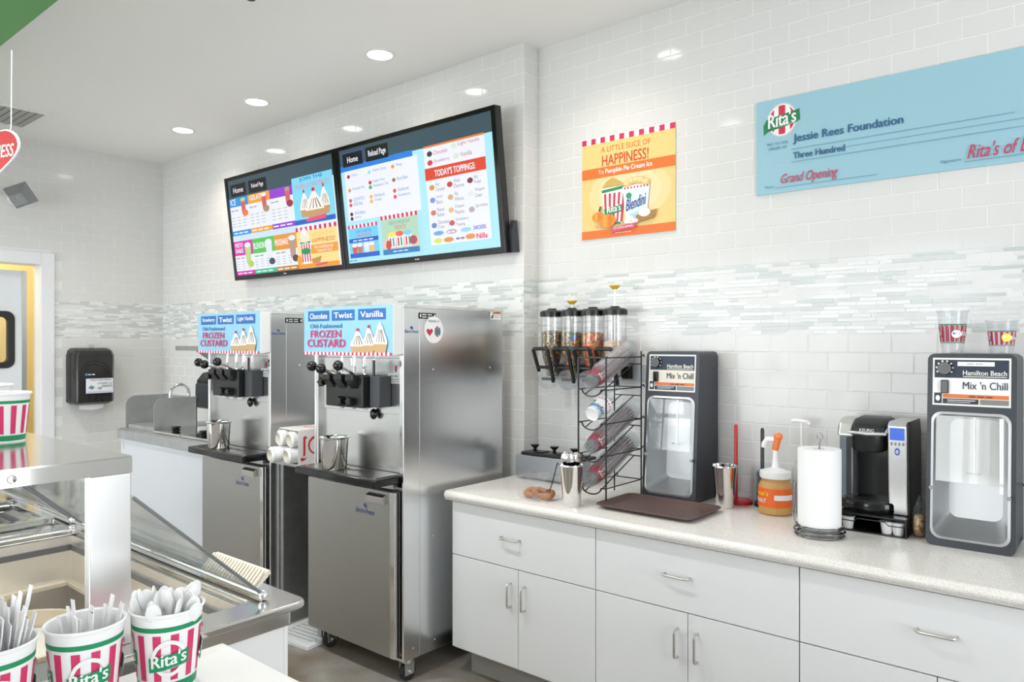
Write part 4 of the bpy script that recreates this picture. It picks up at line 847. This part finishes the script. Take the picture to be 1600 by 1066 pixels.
def plastic_cup(r0, r1, h, print_=True, clearm=None):
    t = bpy.data.objects.new('plastic_cup', None); COL.objects.link(t)
    MB().lathe([(0, .004), (r0, 0), (r1, h - .006), (r1 + .004, h - .004), (r1 + .004, h), (r1, h)], 24).build('cup_wall', clearm or M_clear2, t)
    if print_:
        C = 2 * math.pi * (r0 + r1) / 2; a = Art(C, h, wrap(r0, r1, h - .006), .0003, 2.2); G, R = ink(.02, .25, .09), ink(.50, .02, .08)
        a.rect(0, 32, 100, 34, G, 0); a.rect(0, 74, 100, 76, G); 
        for k in range(16): a.rect(k * 6.25, 35, k * 6.25 + 3.1, 73, R, 0)
        a.up()
        for cx in (30, 70): a.poly([(cx - 8, 50), (cx + 9, 46), (cx + 9, 60), (cx - 8, 64)], G); a.text("Rita's", cx - 6.5, cx + 7, 48, 60, ink(.9, .9, .88), .03, 0, 3)
        a.build('print', t)
    return t
def lay(c, z, s, label, cat='cup', group=None):
    """put a cup on the slanted rails, its base s metres up the slope"""
    c.location = ((RX0 + RX1) / 2, RY0 - .03 + s * math.cos(SLP), z + .026 + s * math.sin(SLP)); c.rotation_euler = (-(H - SLP), 0, 0)
    return tag(c, label, cat, group)
protoA = plastic_cup(.029, .045, .12)
first = True
for z, n, nm in ((1.372, 16, 'top'), (1.085, 17, 'third'), (.944, 17, 'lowest')):
    for k in range(n):
        c = protoA if first else copy_tree(protoA); first = False
        lay(c, z, k * .0165, 'clear striped plastic cup in the nested stack on the %s shelf of the wire rack' % nm, 'cup', 'nested plastic cups on the %s rack shelf' % nm)
t = thing('paper_cup', 'white paper cup with blue print lying on the second shelf of the wire rack', 'cup')
MB().lathe([(0, .006), (.030, .006), (.031, 0), (.044, .092), (.047, .094), (.047, .098), (.044, .098), (.031, .012)], 28).build('cup_wall', M_paper, t)
a = Art(.235, .095, wrap(.0314, .0442, .092, .6), .0004, 2.2); BL = ink(.05, .12, .35); a.rect(20, 60, 80, 92, ink(.62, .78, .86)); a.text('Blendini', 28, 72, 55, 82, BL, .03, .2, 6); a.ell(35, 40, 5, 8, ink(.04, .3, .15)); [a.rect(k * 5, 8, k * 5 + 2, 16, ink(.6, .05, .1), 0) for k in range(20)]; a.build('print', t)
lay(t, 1.225, .03, None, None)
# wall dispensers
CAN = [granular('rainbow_jimmies', [(.02, .012, .01), (.28, .02, .02), (.03, .14, .03), (.42, .28, .03), (.10, .05, .03), (.38, .36, .28)], 130), granular('candy_buttons', [(.02, .13, .36), (.5, .28, .01), (.03, .2, .04), (.35, .03, .01), (.05, .02, .015)], 88),
       granular('orange_candies', [(.55, .05, .005), (.62, .19, .005), (.14, .015, .01), (.6, .32, .01), (.42, .02, .01)], 88), granular('chopped_nuts', [(.70, .50, .33), (.62, .42, .28), (.78, .60, .42)], 200)]
DX = (-2.318, -2.190, -2.062, -1.934); DN = ('dark rainbow jimmies', 'bright candy buttons', 'orange candies', 'chopped nuts')
for i, x in enumerate(DX):
    t = thing('topping_dispenser', 'clear wall dispenser of ' + DN[i] + ' with a black lid and handle', 'dispenser', (x, 3.10, 0), group='topping dispensers on the tiled wall')
    MB().lathe([(.057, 1.725), (.057, 1.555), (.05, 1.50), (.032, 1.44), (.030, 1.40), (.0285, 1.40), (.0305, 1.44), (.048, 1.50), (.0555, 1.555), (.0555, 1.725)], 28).build('canister', M_clear, t)
    MB().lathe([(.0625, 1.715), (.063, 1.738), (.05, 1.747), (.026, 1.749), (.022, 1.757), (0, 1.758), (0, 1.72), (.058, 1.718)], 28).build('lid', M_black, t)
    MB().tube([(-.046, -.05, 1.43), (-.046, -.055, 1.44), (-.046, -.10, 1.542), (-.040, -.102, 1.548), (.040, -.102, 1.548), (.046, -.10, 1.542), (.046, -.055, 1.40), (.046, -.05, 1.375)], .0095, 6).build('crank_handle', M_black, t)
    MB().tube([(-.046, -.06, 1.452), (.046, -.06, 1.452)], .0085, 6).build('handle_bar', M_black, t)
    q = MB(); q.M = Matrix.Translation((0, -.045, 1.39)) @ Matrix.Rotation(H, 4, 'X'); q.lathe([(0, -.035), (.05, -.035), (.052, 0), (.05, .012), (0, .012)], 24).build('portion_wheel', M_clear2, t)
    MB().cyl((-.04, -.03, 1.39), (.04, -.03, 1.39), .008).build('axle', M_black, t)
    MB().prism([(-.03, 1.36), (.03, 1.36), (.024, 1.31), (-.024, 1.31)], 'y', -.03, .02).build('chute', M_clear, t)
    MB().box(-.045, .045, .06, .095, 1.40, 1.46).build('wall_bracket', M_black, t, bev=.003)
    if i in (1, 3):
        zt = (1.775, 1.84)[i == 3]; MB().cyl((0, 0, 1.70 if i == 1 else 1.50), (0, 0, zt), .0025).build('plunger_rod', M_chrome, t); MB().lathe([(0, zt), (.012, zt), (.028, zt + .016), (.026, zt + .02), (0, zt + .02)], 14).build('plunger_knob', M_yellow, t)
    top = (1.638, 1.63, 1.628, 1.585)[i]
    tag(MB().lathe([(0, 1.405), (.0275, 1.405), (.0295, 1.44), (.047, 1.50), (.0545, 1.555), (.0545, top - .004), (.03, top + .004), (0, top)], 24, (x, 3.10, 0)).build('candy_fill', CAN[i], ang=60), 'loose ' + DN[i] + ' filling a wall dispenser', 'topping', None, 'stuff')
MB_ = MB().box(-2.40, -1.80, YW - .011, YW - .001, 1.39, 1.47); tag(MB_.build('dispenser_rail', mat('grey_rail', (.45, .47, .50), .35), bev=.002), 'grey mounting rail on the tiles behind the topping dispensers', 'rail')
# dip lid stands
def lid_stand(loc, label, m, lids, hgt):
    t = thing('lid_stand', label, 'lid stand', loc); MB().lathe([(0, 0), (.052, 0), (.052, .016), (.046, .02), (0, .02)], 28).build('base', m, t); MB().tube([(-.02, 0, .02), (-.02, 0, hgt - .008), (-.02, 0, hgt)], [.008, .008, .004], 10).build('rod', m, t); return t
lid_stand((-1.305, 3.12, CT), 'red round stand with a tall red rod holding clear dome lids', M_red, 1, .345)
tag(MB().lathe([(.046, 0), (.046, .008), (.036, .03), (.018, .045), (0, .05)], 28, (-1.305, 3.12, CT + .0205)).build('dome_lid', M_clear), 'clear dome lid on the red stand', 'lid')
lid_stand((-1.195, 3.14, CT), 'dark grey round stand with a tall rod and a pile of clear lids', M_slate, 12, .335)
for k in range(12): tag(MB().lathe([(.044, 0), (.046, .006), (.034, .02), (.02, .024), (.0, .025)], 24, (-1.195, 3.14, CT + .0205 + k * .0105)).build('dome_lid', M_smoke), 'clear lid in the pile on the dark grey stand', 'lid', 'clear lids on the dark stand')
# peanut butter jar with pump
t = thing('pump_jar', 'orange labelled jar of peanut butter with a white and orange pump', 'jar', (-1.118, 3.03, CT))
MB().lathe([(0, 0), (.058, 0), (.066, .008), (.067, .05), (.067, .115), (.060, .13), (.055, .135), (.055, .15), (0, .15)], 32).build('jar_body', M_pb, t)
a = Art(.40, .075, wrap(.0676, .0676, .075, .05), .0004, 3); OR = ink(.82, .13, .01); a.rect(0, 0, 100, 100, OR); a.text("Reese's", 28, 48, 12, 40, ink(.85, .55, .03), .03, .15); a.text('PEANUT', 30, 46, 55, 78, ink(.85, .8, .75), .03); a.rect(54, 32, 82, 60, ink(.80, .80, .82)); a.build('jar_label', t, (0, 0, .035))
cp = MB().lathe([(.060, .148), (.062, .152), (.062, .175), (.04, .182), (.016, .19), (.011, .24), (.011, .265), (0, .265)], 28).build('pump_cap', M_white, t)
MB().cyl((0, 0, .262), (.012, -.006, .315), .013, .016).ball((.016, -.008, .318), .017).build('pump_head', M_orange, t); MB().tube([(.0, -.006, .305), (-.03, -.012, .305), (-.042, -.014, .285), (-.043, -.014, .27)], .011, 10).build('spout', M_white, t)
t = thing('clear_pump_bottle', 'clear syrup bottle with a white pump behind the paper towel roll', 'bottle', (-1.045, 3.13, CT))
MB().lathe([(0, 0), (.036, 0), (.038, .01), (.038, .18), (.016, .22), (.014, .245), (0, .245)], 24).build('bottle_body', M_clear, t); MB().cyl((0, 0, .24), (0, 0, .37), .006).build('pump_stem', M_white, t)
MB().tube([(.02, 0, .375), (-.02, 0, .378), (-.04, -.004, .375)], .008, 8).tube([(.02, 0, .377), (.035, 0, .365)], .007, 8).build('pump_head', M_white, t)
# paper towel roll on wire stand
t = thing('paper_towel_holder', 'dark chrome wire stand carrying the paper towel roll', 'holder', (-.868, 2.79, CT)); DKC = mat('dark_chrome', (.30, .30, .31), .15, 1)
for k, r in enumerate((.083, .086, .08)): MB().tube([(r * math.cos(q), r * math.sin(q), .006 + k * .014) for q in [2 * math.pi * i / 32 for i in range(32)]], .004, 8, closed=True).build('base_ring', DKC, t)
for k in range(4): q = math.pi * k / 4 + .3; MB().tube([(.083 * math.cos(q), .083 * math.sin(q), .034), (0, 0, .034), (-.083 * math.cos(q), -.083 * math.sin(q), .034)], .0035, 6).build('spoke', DKC, t)
MB().tube([(0, 0, .03), (0, 0, .345)] + arcpts((0, 0, .36), .011, -90, 250, 10), .003, 6).build('centre_rod', DKC, t)
MB().tube([(-.078, -.02, .034), (-.088, -.022, .06), (-.088, -.022, .185), (-.082, -.02, .195), (-.078, -.018, .185), (-.078, -.018, .06)], .003, 6).build('side_arm', DKC, t)
b = MB().lathe([(.02, .039), (.0735, .039), (.0745, .045), (.0745, .310), (.0735, .316), (.02, .316), (.02, .039)], 40, (-.868, 2.79, CT)); o = b.build('paper_towel_roll', M_paper, ang=50); tag(o, 'white paper towel roll standing on the wire holder', 'paper towel')
# coffee maker and pod drawer
t = thing('pod_drawer', 'black wire-fronted coffee pod drawer under the coffee maker', 'drawer', (-.845, 2.925, CT))
MB().box(0, .235, 0, .26, 0, .005).box(0, .235, 0, .26, .062, .068).box(0, .004, .01, .26, .005, .062).box(.231, .235, 0, .26, .005, .062).box(.004, .231, .254, .26, .005, .062).build('case', M_black, t, bev=.001)
MB().tube([(.004, -.003, .04), (.06, -.006, .04), (.072, -.006, .052), (.165, -.006, .052), (.178, -.006, .04), (.231, -.003, .04)], .002, 6).build('front_wire', M_wire, t)
for i, (x, n) in enumerate(((.03, 'leftmost, half hidden by the paper towel roll'), (.165, 'second from the right'), (.203, 'at the right end'))):
    tag(MB().lathe([(0, 0), (.017, 0), (.0225, .040), (.0255, .042), (.0255, .045), (0, .045)], 20, (-.845 + x, 2.955, CT + .0052)).build('coffee_pod', M_white), 'white coffee pod in the black drawer, ' + n, 'coffee pod', 'coffee pods in the drawer')
t = thing('coffee_maker', 'black and silver pod coffee maker with a blue display', 'coffee maker', (-.855, 2.945, CT + .068))
MB().box(.01, .175, .075, .22, 0, .30).build('column', M_blackg, t, bev=.008)
MB().prism(rrect(-.005, .055, .03, .22, .025), 'z', .01, .275).build('water_tank', M_smoke, t, bev=.004)
b = MB(); pr = [(.02, .0)] ; MB().prism([(.02, .275), (.22, .275), (.22, .325), (.17, .345), (.08, .345), (.04, .325)], 'x', -.01, .055).build('tank_lid', M_silver, t, bev=.014, seg=4)
MB().lathe([(0, 0), (.1, 0), (.105, .01), (.105, .035), (.10, .042), (0, .042)], 32, (.10, .065, 0), sy=.72).build('drip_base', M_blackg, t)
MB().lathe([(0, 0), (.085, 0), (.085, .003), (0, .003)], 28, (.10, .06, .042), sy=.7).build('drip_grate', mat('grate_dark', (.06, .06, .065), .3, .6, bump=.6, bscale=300), t)
MB().lathe([(0, .225), (.045, .225), (.054, .235), (.058, .29), (0, .29)], 28, (.105, .055, 0)).build('brew_head', M_black, t)
MB().prism([(.0, .29), (.01, .325), (.05, .347), (.15, .352), (.19, .345), (.19, .29)], 'x', .045, .165).build('hood', M_black, t, bev=.016, seg=4)
MB().tube([(.042, .06, .30), (.042, .0, .298), (.105, -.012, .296), (.168, .0, .298), (.168, .08, .33)], .006, 8).build('hood_handle', M_silver, t)
a = Art(.05, .012); a.text('KEURIG', 0, 100, 0, 100, ink(.7, .7, .72), .02); a.build('maker_mark', t, (.105, -.001, .302)).rotation_euler = (-.25, 0, 0)
MB().prism([(.03, .0), (.012, .33), (.03, .345), (.2, .345), (.22, .3), (.22, .0)], 'x', .172, .238).build('control_tower', M_silver, t, bev=.006)
MB().prism([(.032, .0), (.014, .33), (.032, .346), (.2, .346), (.22, .3), (.22, .0)], 'x', .238, .244).build('tower_side', M_black, t, bev=.002)
a = Art(.058, .30); a.rect(8, 3, 92, 18, scr(.06, .16, .70)); [a.ell(18 + k * 22, 22.5, 6, 2.2, ink(.25, .25, .26), 12) for k in range(4)]; a.ell(50, 32, 15, 4.5, scr(.05, .10, .45), 18); a.ell(50, 32, 9, 2.6, ink(.5, .5, .55), 14); o = a.build('control_face', t, (.205, .0295, .032)); o.rotation_euler = (.0545, 0, 0); o.location = (.205, .0265, .032)
for o in [t]: o.location.y += .012
t = thing('nut_bag', 'clear bag of chopped nuts leaning by the right drink mixer', 'bag', (-.582, 3.01, CT))
rn = random.Random(4); vs = []; n = 14
for k in range(8):
    z = .15 * k / 7; r = (.020, .030, .033, .032, .029, .024, .015, .006)[k]
    for i in range(n): q = 2 * math.pi * i / n; f = 1 + rn.uniform(-.1, .1); vs.append((r * f * math.cos(q) * .75, r * f * 1.7 * math.sin(q), z))
fs = [tuple(range(n - 1, -1, -1))] + [(r * n + i, r * n + (i + 1) % n, r * n + n + (i + 1) % n, r * n + n + i) for r in range(7) for i in range(n)]
MB().add(vs, fs).build('film', M_clear, t, ang=80); MB().add([(x * .9, y * .9, .003 + z * .68) for x, y, z in vs[:6 * n]], fs[:1] + fs[1:1 + 5 * n] + [tuple(range(5 * n, 6 * n))]).build('nuts', granular('mixed_nuts', [(.42, .22, .10), (.58, .38, .2), (.30, .15, .07), (.66, .5, .32)], 130), t, ang=80)
for i, (x, y, r0, r1, h, lab) in enumerate(((-.482, 3.02, .033, .048, .153, 'taller clear striped cup standing on the right drink mixer'), (-.335, 3.02, .033, .046, .116, 'shorter clear striped cup standing on the right drink mixer'))):
    c = plastic_cup(r0, r1, h); tag(c, lab, 'cup'); c.location = (x, y, CT + .664)
    C = .24; a = Art(.028, .028, lambda p, z, l, r=(r0 + r1) / 2 + .002: (p + .018, -math.sqrt(r * r - (p + .018) ** 2) - l - .001, z)); a.ell(50, 50, 50, 50, ink(.9, .9, .9) if i == 0 else ink(.9, .8, .1), 18); a.rect(15, 30, 85, 55, ink(.05, .25, .6) if i == 0 else ink(.9, .9, .85)); a.build('round_sticker', c, (0, 0, h * .36))
t = thing('power_cord', 'black power cord on the worktop behind the right drink mixer', 'cord', (0, 0, 0)); MB().tube([(-.33, 3.15, 1.07), (-.27, 3.17, 1.075), (-.22, 3.18, 1.06), (-.2, 3.18, .95), (-.21, 3.15, CT + .005), (-.28, 3.16, CT + .005)], .004, 8).build('cable', M_black, t)
# ------------------------------------------------------------------ foreground: service counter, dipping cabinet, tubs
t = thing('service_counter', 'white speckled service counter under the striped tubs', 'counter', (0, 0, 0))
M_quartz2 = mat('pale_quartz', (.83, .82, .80), .3, var=.06, vscale=260)
MB().prism([(-1.572, .12), (1.2, .12), (1.2, .862), (-1.572, .862)], 'z', .862, .90).build('top', M_quartz2, t, bev=.006)
MB().box(-1.565, 1.18, .16, .83, 0, .862).build('base', M_lam, t)
# dipping cabinet with shelf, lamp, post, lids and wells
t = thing('dipping_cabinet', 'stainless dipping cabinet with clear sloping lids and an overhead shelf', 'display cabinet', (0, 0, 0))
CX1, CXL = -1.60, -4.35
MB().box(CXL + .04, -1.64, .36, .372, 0, .888).box(CXL + .04, -1.64, 1.063, 1.075, 0, .888).box(-1.652, -1.64, .372, 1.063, 0, .888).box(CXL + .04, CXL + .052, .372, 1.063, 0, .888).box(CXL + .052, -1.652, .372, 1.063, .3, .312).build('white_body', mat('white_cabinet_panel', (.90, .90, .90), .35), t, bev=.002)
def well_rim(x0, x1, wx0, wx1, wy0, wy1, round_):
    o = rrect(x0, x1, .31, 1.11, round_ or .002); i = rrect(wx0, wx1, wy0, wy1, .012)
    return MB().ring(o, i, 'z', .905, .925).ring(rrect(x0 + .012, x1 - .03, .34, 1.08, .01), rrect(wx0 - .004, wx1 + .004, wy0 - .004, wy1 + .004, .012), 'z', .86, .905)
WELLS = ((-2.84, -1.70), (-4.22, -2.95))
well_rim(-2.895, CX1, -2.84, -1.70, .43, 1.0, .03).build('steel_rim', M_satin, t, bev=.006)
well_rim(CXL, -2.896, -4.22, -2.95, .43, 1.0, .002).build('steel_rim', M_satin, t, bev=.006)
for w0, w1 in WELLS:
    for x0, x1, y0, y1 in ((w0, w0 + .004, .43, 1.0), (w1 - .004, w1, .43, 1.0), (w0, w1, .43, .434), (w0, w1, .996, 1.0)):
        wl_ = MB().box(x0 - .002, x1 + .002, y0 - .002, y1 + .002, .55, .903).build('well_wall', mat('well_steel', (.88, .86, .82), .36, 1, var=.06), t)
    MB().ring([(w0 + .004, .434), (w1 - .004, .434), (w1 - .004, .996), (w0 + .004, .996)], [(w0 + .012, .442), (w1 - .012, .442), (w1 - .012, .988), (w0 + .012, .988)], 'z', .855, .875).build('gasket', mat('grey_gasket', (.14, .14, .14), .4), t)
    MB().ring([(w0 + .004, .434), (w1 - .004, .434), (w1 - .004, .996), (w0 + .004, .996)], [(w0 + .03, .46), (w1 - .03, .46), (w1 - .03, .97), (w0 + .03, .97)], 'z', .74, .752).build('inner_ledge', M_tan, t)
    MB().box(w0 + .002, w1 - .002, .432, .998, .55, .56).build('well_floor', MATS['well_steel'], t)
    # clear lid sloping from the shelf to the rear rim
    y0, z0, y1, z1 = .712, 1.235, 1.03, .938; L = math.hypot(y1 - y0, z0 - z1); ny, nz = (z0 - z1) / L * .005, (y1 - y0) / L * .005
    ld = MB().prism([(y0, z0), (y1, z1), (y1 + ny, z1 + nz), (y0 + ny, z0 + nz)], 'x', w0 + .0, w1 + .02).build('sloping_lid', M_glass, t)
    for x in (w0 + .0, w1 + .02): MB().tube([(x, y0, z0), (x, y1, z1)], .004, 6).build('lid_edge', mat('lid_edge_grey', (.25, .26, .28), .25, .6), ld)
    MB().tube([(w0, y1, z1), (w1 + .02, y1, z1)], .007, 8).build('lid_pivot', M_chrome, ld)
    MB().ball((w1 + .02, y1, z1), .014).build('lid_clip', M_chrome, ld)
SZ = 1.332
sh = MB().prism(rrect(CXL, -1.657, .36, .70, .004), 'z', SZ - .004, SZ).build('shelf', M_satin, t)
MB().box(-1.661, -1.657, .36, .70, SZ - .036, SZ - .004).box(CXL, -1.661, .696, .70, SZ - .036, SZ - .004).box(CXL, -1.661, .36, .364, SZ - .036, SZ - .004).build('shelf_lip', M_polish, sh)
MB().lathe([(0, 0), (.009, 0), (.007, .004), (0, .005)], 14).build('bolt', M_chrome, sh, loc=(-1.657, .475, SZ - .02)).rotation_euler = (0, H, 0)
MB().box(-1.69, -1.661, .616, .70, .925, SZ - .036).build('post', mat('post_steel', (.86, .86, .86), .28, 1, var=.04), t, bev=.003)
MB().box(-2.93, -2.90, .616, .70, .925, SZ - .036).build('post', MATS['post_steel'], t, bev=.003)
MB().box(-4.33, -4.30, .616, .70, .925, SZ - .036).build('post', MATS['post_steel'], t, bev=.003)
MB().cyl((-2.85, .60, SZ - .03), (-1.74, .60, SZ - .03), .012).build('lamp_tube', M_tube, sh)
for x0 in (-2.85, -4.2): MB().prism([(.56, SZ - .006), (.64, SZ - .006), (.63, SZ - .016), (.57, SZ - .016)], 'x', x0, x0 + 1.1).build('lamp_housing', M_white, sh)
MB().box(CXL + .1, -2.9, .40, .404, 1.0, SZ - .036).build('front_glass', M_acryl, t)
for x0 in (-3.35, -3.8, -4.2):
    pn = MB().ring(rrect(x0, x0 + .38, .44, .99, .02), rrect(x0 + .03, x0 + .35, .47, .96, .02), 'z', .926, .95).build('drop_in_pan', M_polish, t, bev=.003)
    MB().box(x0 + .03, x0 + .35, .47, .96, .82, .824).build('pan_floor', M_polish, pn)
# frozen tubs in the near well, scoop, ribbed strip
for i, (x, lab) in enumerate(((-2.55, 'tan ice tub at the far end of the near well'), (-2.02, 'tan ice tub at the near end of the near well'))):
    tb = thing('ice_tub', lab, 'tub', (x, .715, .5605), group='tan ice tubs in the dipping cabinet')
    MB().lathe([(0, 0), (.22, 0), (.235, .13), (.24, .132), (.24, .144), (.225, .144), (.21, .01), (0, .01)], 40).build('tub_wall', M_tan, tb); MB().lathe([(0, .09), (.215, .09), (.215, .092), (0, .105)], 40).build('ice_surface', mat('pale_ice', (.80, .74, .64), .5, bump=.6, bscale=40), tb)
tg = thing('ice_scoop', 'dark handled scoop standing in the near ice tub', 'scoop', (-2.12, .62, .665)); MB().cyl((0, 0, 0), (-.02, -.03, .19), .010, .016).build('handle', M_brown, tg); MB().cyl((-.02, -.03, .18), (-.021, -.031, .20), .017).build('collar', M_polish, tg)
tg = thing('ribbed_tray', 'cream ribbed plastic strip lying on the rear rim of the dipping cabinet', 'tray', (-2.02, 1.062, .926))
MB().prism([(-.022, .0), (.022, .045), (.03, .047), (.034, .036), (.028, .036), (.024, .03), (-.016, -.0)], 'x', 0, .27).build('strip', mat('cream_plastic', (.80, .74, .62), .45), tg)
for k in range(18): MB().prism([(-.024, .004), (.018, .047), (.016, .050), (-.026, .007)], 'x', .004 + k * .015, .012 + k * .015).build('rib', MATS['cream_plastic'], tg)
# striped tubs of spoons
def tub(loc, label, rz, r0=.052, r1=.0655, h=.157, words=True):
    t = thing('striped_tub', label, 'tub', loc, rz, group='striped paper tubs')
    MB().lathe([(0, .006), (r0 - .002, .006), (r0, 0), (r1, h - .008), (r1 + .003, h - .006), (r1 + .004, h - .002), (r1 + .002, h), (r1 - .001, h - .003), (r0 - .002, .01), (0, .01)], 40).build('tub_wall', M_paper, t)
    C = math.pi * (r0 + r1); a = Art(C, h, wrap(r0, r1, h - .008), .0003, 1.6); G, R = ink(.0, .27, .10), ink(.66, .03, .14)
    a.rect(0, 16, 100, 22, G, 0); a.rect(0, 86, 100, 97, G)
    for k in range(12): a.rect(k * 8.333 + .8, 26, k * 8.333 + 4.6, 83, R, 0)
    a.up()
    for cx in (22, 50, 78) if words else (50,):
        WHT = ink(.90, .90, .89); n = 18
        out = [(cx + 8.2 * math.cos(2 * math.pi * i / n), 55 - 23 * math.sin(2 * math.pi * i / n)) for i in range(n)]; inn = [(cx + 6.6 * math.cos(2 * math.pi * i / n), 55 - 18 * math.sin(2 * math.pi * i / n)) for i in range(n)]
        a._put(out + inn, [(i, (i + 1) % n, n + (i + 1) % n, n + i) for i in range(n)], WHT); a.up()
        for q in range(8): x0, x1 = cx - 9.6 + q * 2.4, cx - 9.6 + (q + 1) * 2.4; sl = lambda x: -(x - cx) * .35; a._put([(x0, 50 + sl(x0)), (x1, 50 + sl(x1)), (x1, 68 + sl(x1)), (x0, 68 + sl(x0))], [(0, 1, 2, 3)], G)
        a.up(); a.text("Rita's", cx - 8.2, cx + 8.2, 50, 66, WHT, .03, 0, 5.4); a.up(2); a.text('Ice Custard Happiness', cx - 1, cx + 8, 66.5, 68.5, WHT, 0, 0, 3)
    a.text('www.ritas.com', 40, 60, 89.5, 93.5, ink(.9, .9, .89), .01); a.build('print', t); return t
TUBS = (((-1.520, .407, .90), 'striped paper tub at the left edge, packed with white straw spoons'), ((-1.500, .549, .90), 'striped paper tub in the middle with a few white spoon handles'), ((-1.467, .687, .90), 'striped paper tub on the right, heaped with spoon bowls'))
for k, (p, lab) in enumerate(TUBS): tub(p, lab, math.atan2(p[0], -p[1]) + math.pi + (.12, .1, .05)[k])
spm = None
def spoon(kind):
    b = MB(); Ln = .165
    if kind == 'stick':
        b.prism([(-.0055, -.0012), (.0055, -.0012), (.0055, .0012), (-.0055, .0012)], 'z', 0, Ln); b.prism([(-.0072, -.001), (.0072, -.001), (.0072, .001), (-.0072, .001)], 'z', Ln - .03, Ln)
    else:
        b.prism([(-.004, -.001), (.004, -.001), (.004, .001), (-.004, .001)], 'z', 0, .12); b.ball((0, 0, .137), .014, n=12, sc=(1, .28, 1.6))
    o = b.build('plastic_spoon', mat('white_spoon_plastic', (.88, .88, .88), .3)); return o
PST, PBW = spoon('stick'), spoon('bowl'); used = {}
rn = random.Random(11)
for k, (n, kind, z0, spread) in enumerate(((50, PST, .02, .036), (13, PST, -.002, .040), (30, PBW, .018, .034))):
    p = TUBS[k][0]
    for i in range(n):
        o = kind if kind.name not in used else kind.copy()
        if kind.name in used: COL.objects.link(o)
        used[kind.name] = 1
        q = rn.uniform(0, 2 * math.pi); r = spread * math.sqrt(rn.random()); tl = rn.gauss(0, .05)
        o.location = (p[0] + r * .62 * math.cos(q), p[1] + r * .62 * math.sin(q), p[2] + .012 + rn.uniform(0, z0 if z0 > 0 else .004) + (.005 if k == 2 else 0))
        lean = (.34 if k == 2 else .2) * r / spread
        o.rotation_euler = Vector((0, 0, 1)).rotation_difference(Vector((math.cos(q) * lean + tl, math.sin(q) * lean + rn.gauss(0, .05), 1))).to_euler()
        if k == 0: o.scale = (1, 1, rn.uniform(1.02, 1.32))
        if k == 1: o.scale = (1, 1, rn.uniform(.86, 1.12))
        if k == 2: o.rotation_euler.rotate_axis('Z', rn.uniform(0, 3))
        tag(o, ['white plastic spoon standing in the packed tub at the left edge', 'white plastic spoon handle poking out of the middle tub', 'white plastic spoon with its bowl up in the right tub'][k], 'spoon', ['spoons in the left tub', 'spoons in the middle tub', 'spoons in the right tub'][k])
# cups on the cabinet shelf
for p, lab in (((-2.15, .60, SZ), 'striped paper cup standing on the steel shelf, nearer and lower in view'), ((-2.60, .69, SZ), 'striped paper cup standing on the steel shelf, behind the other cup')):
    c = tub(p, lab, -1.1, .044, .0555, .122, False); c['group'] = 'striped cups on the shelf'; c.name = 'striped_cup'
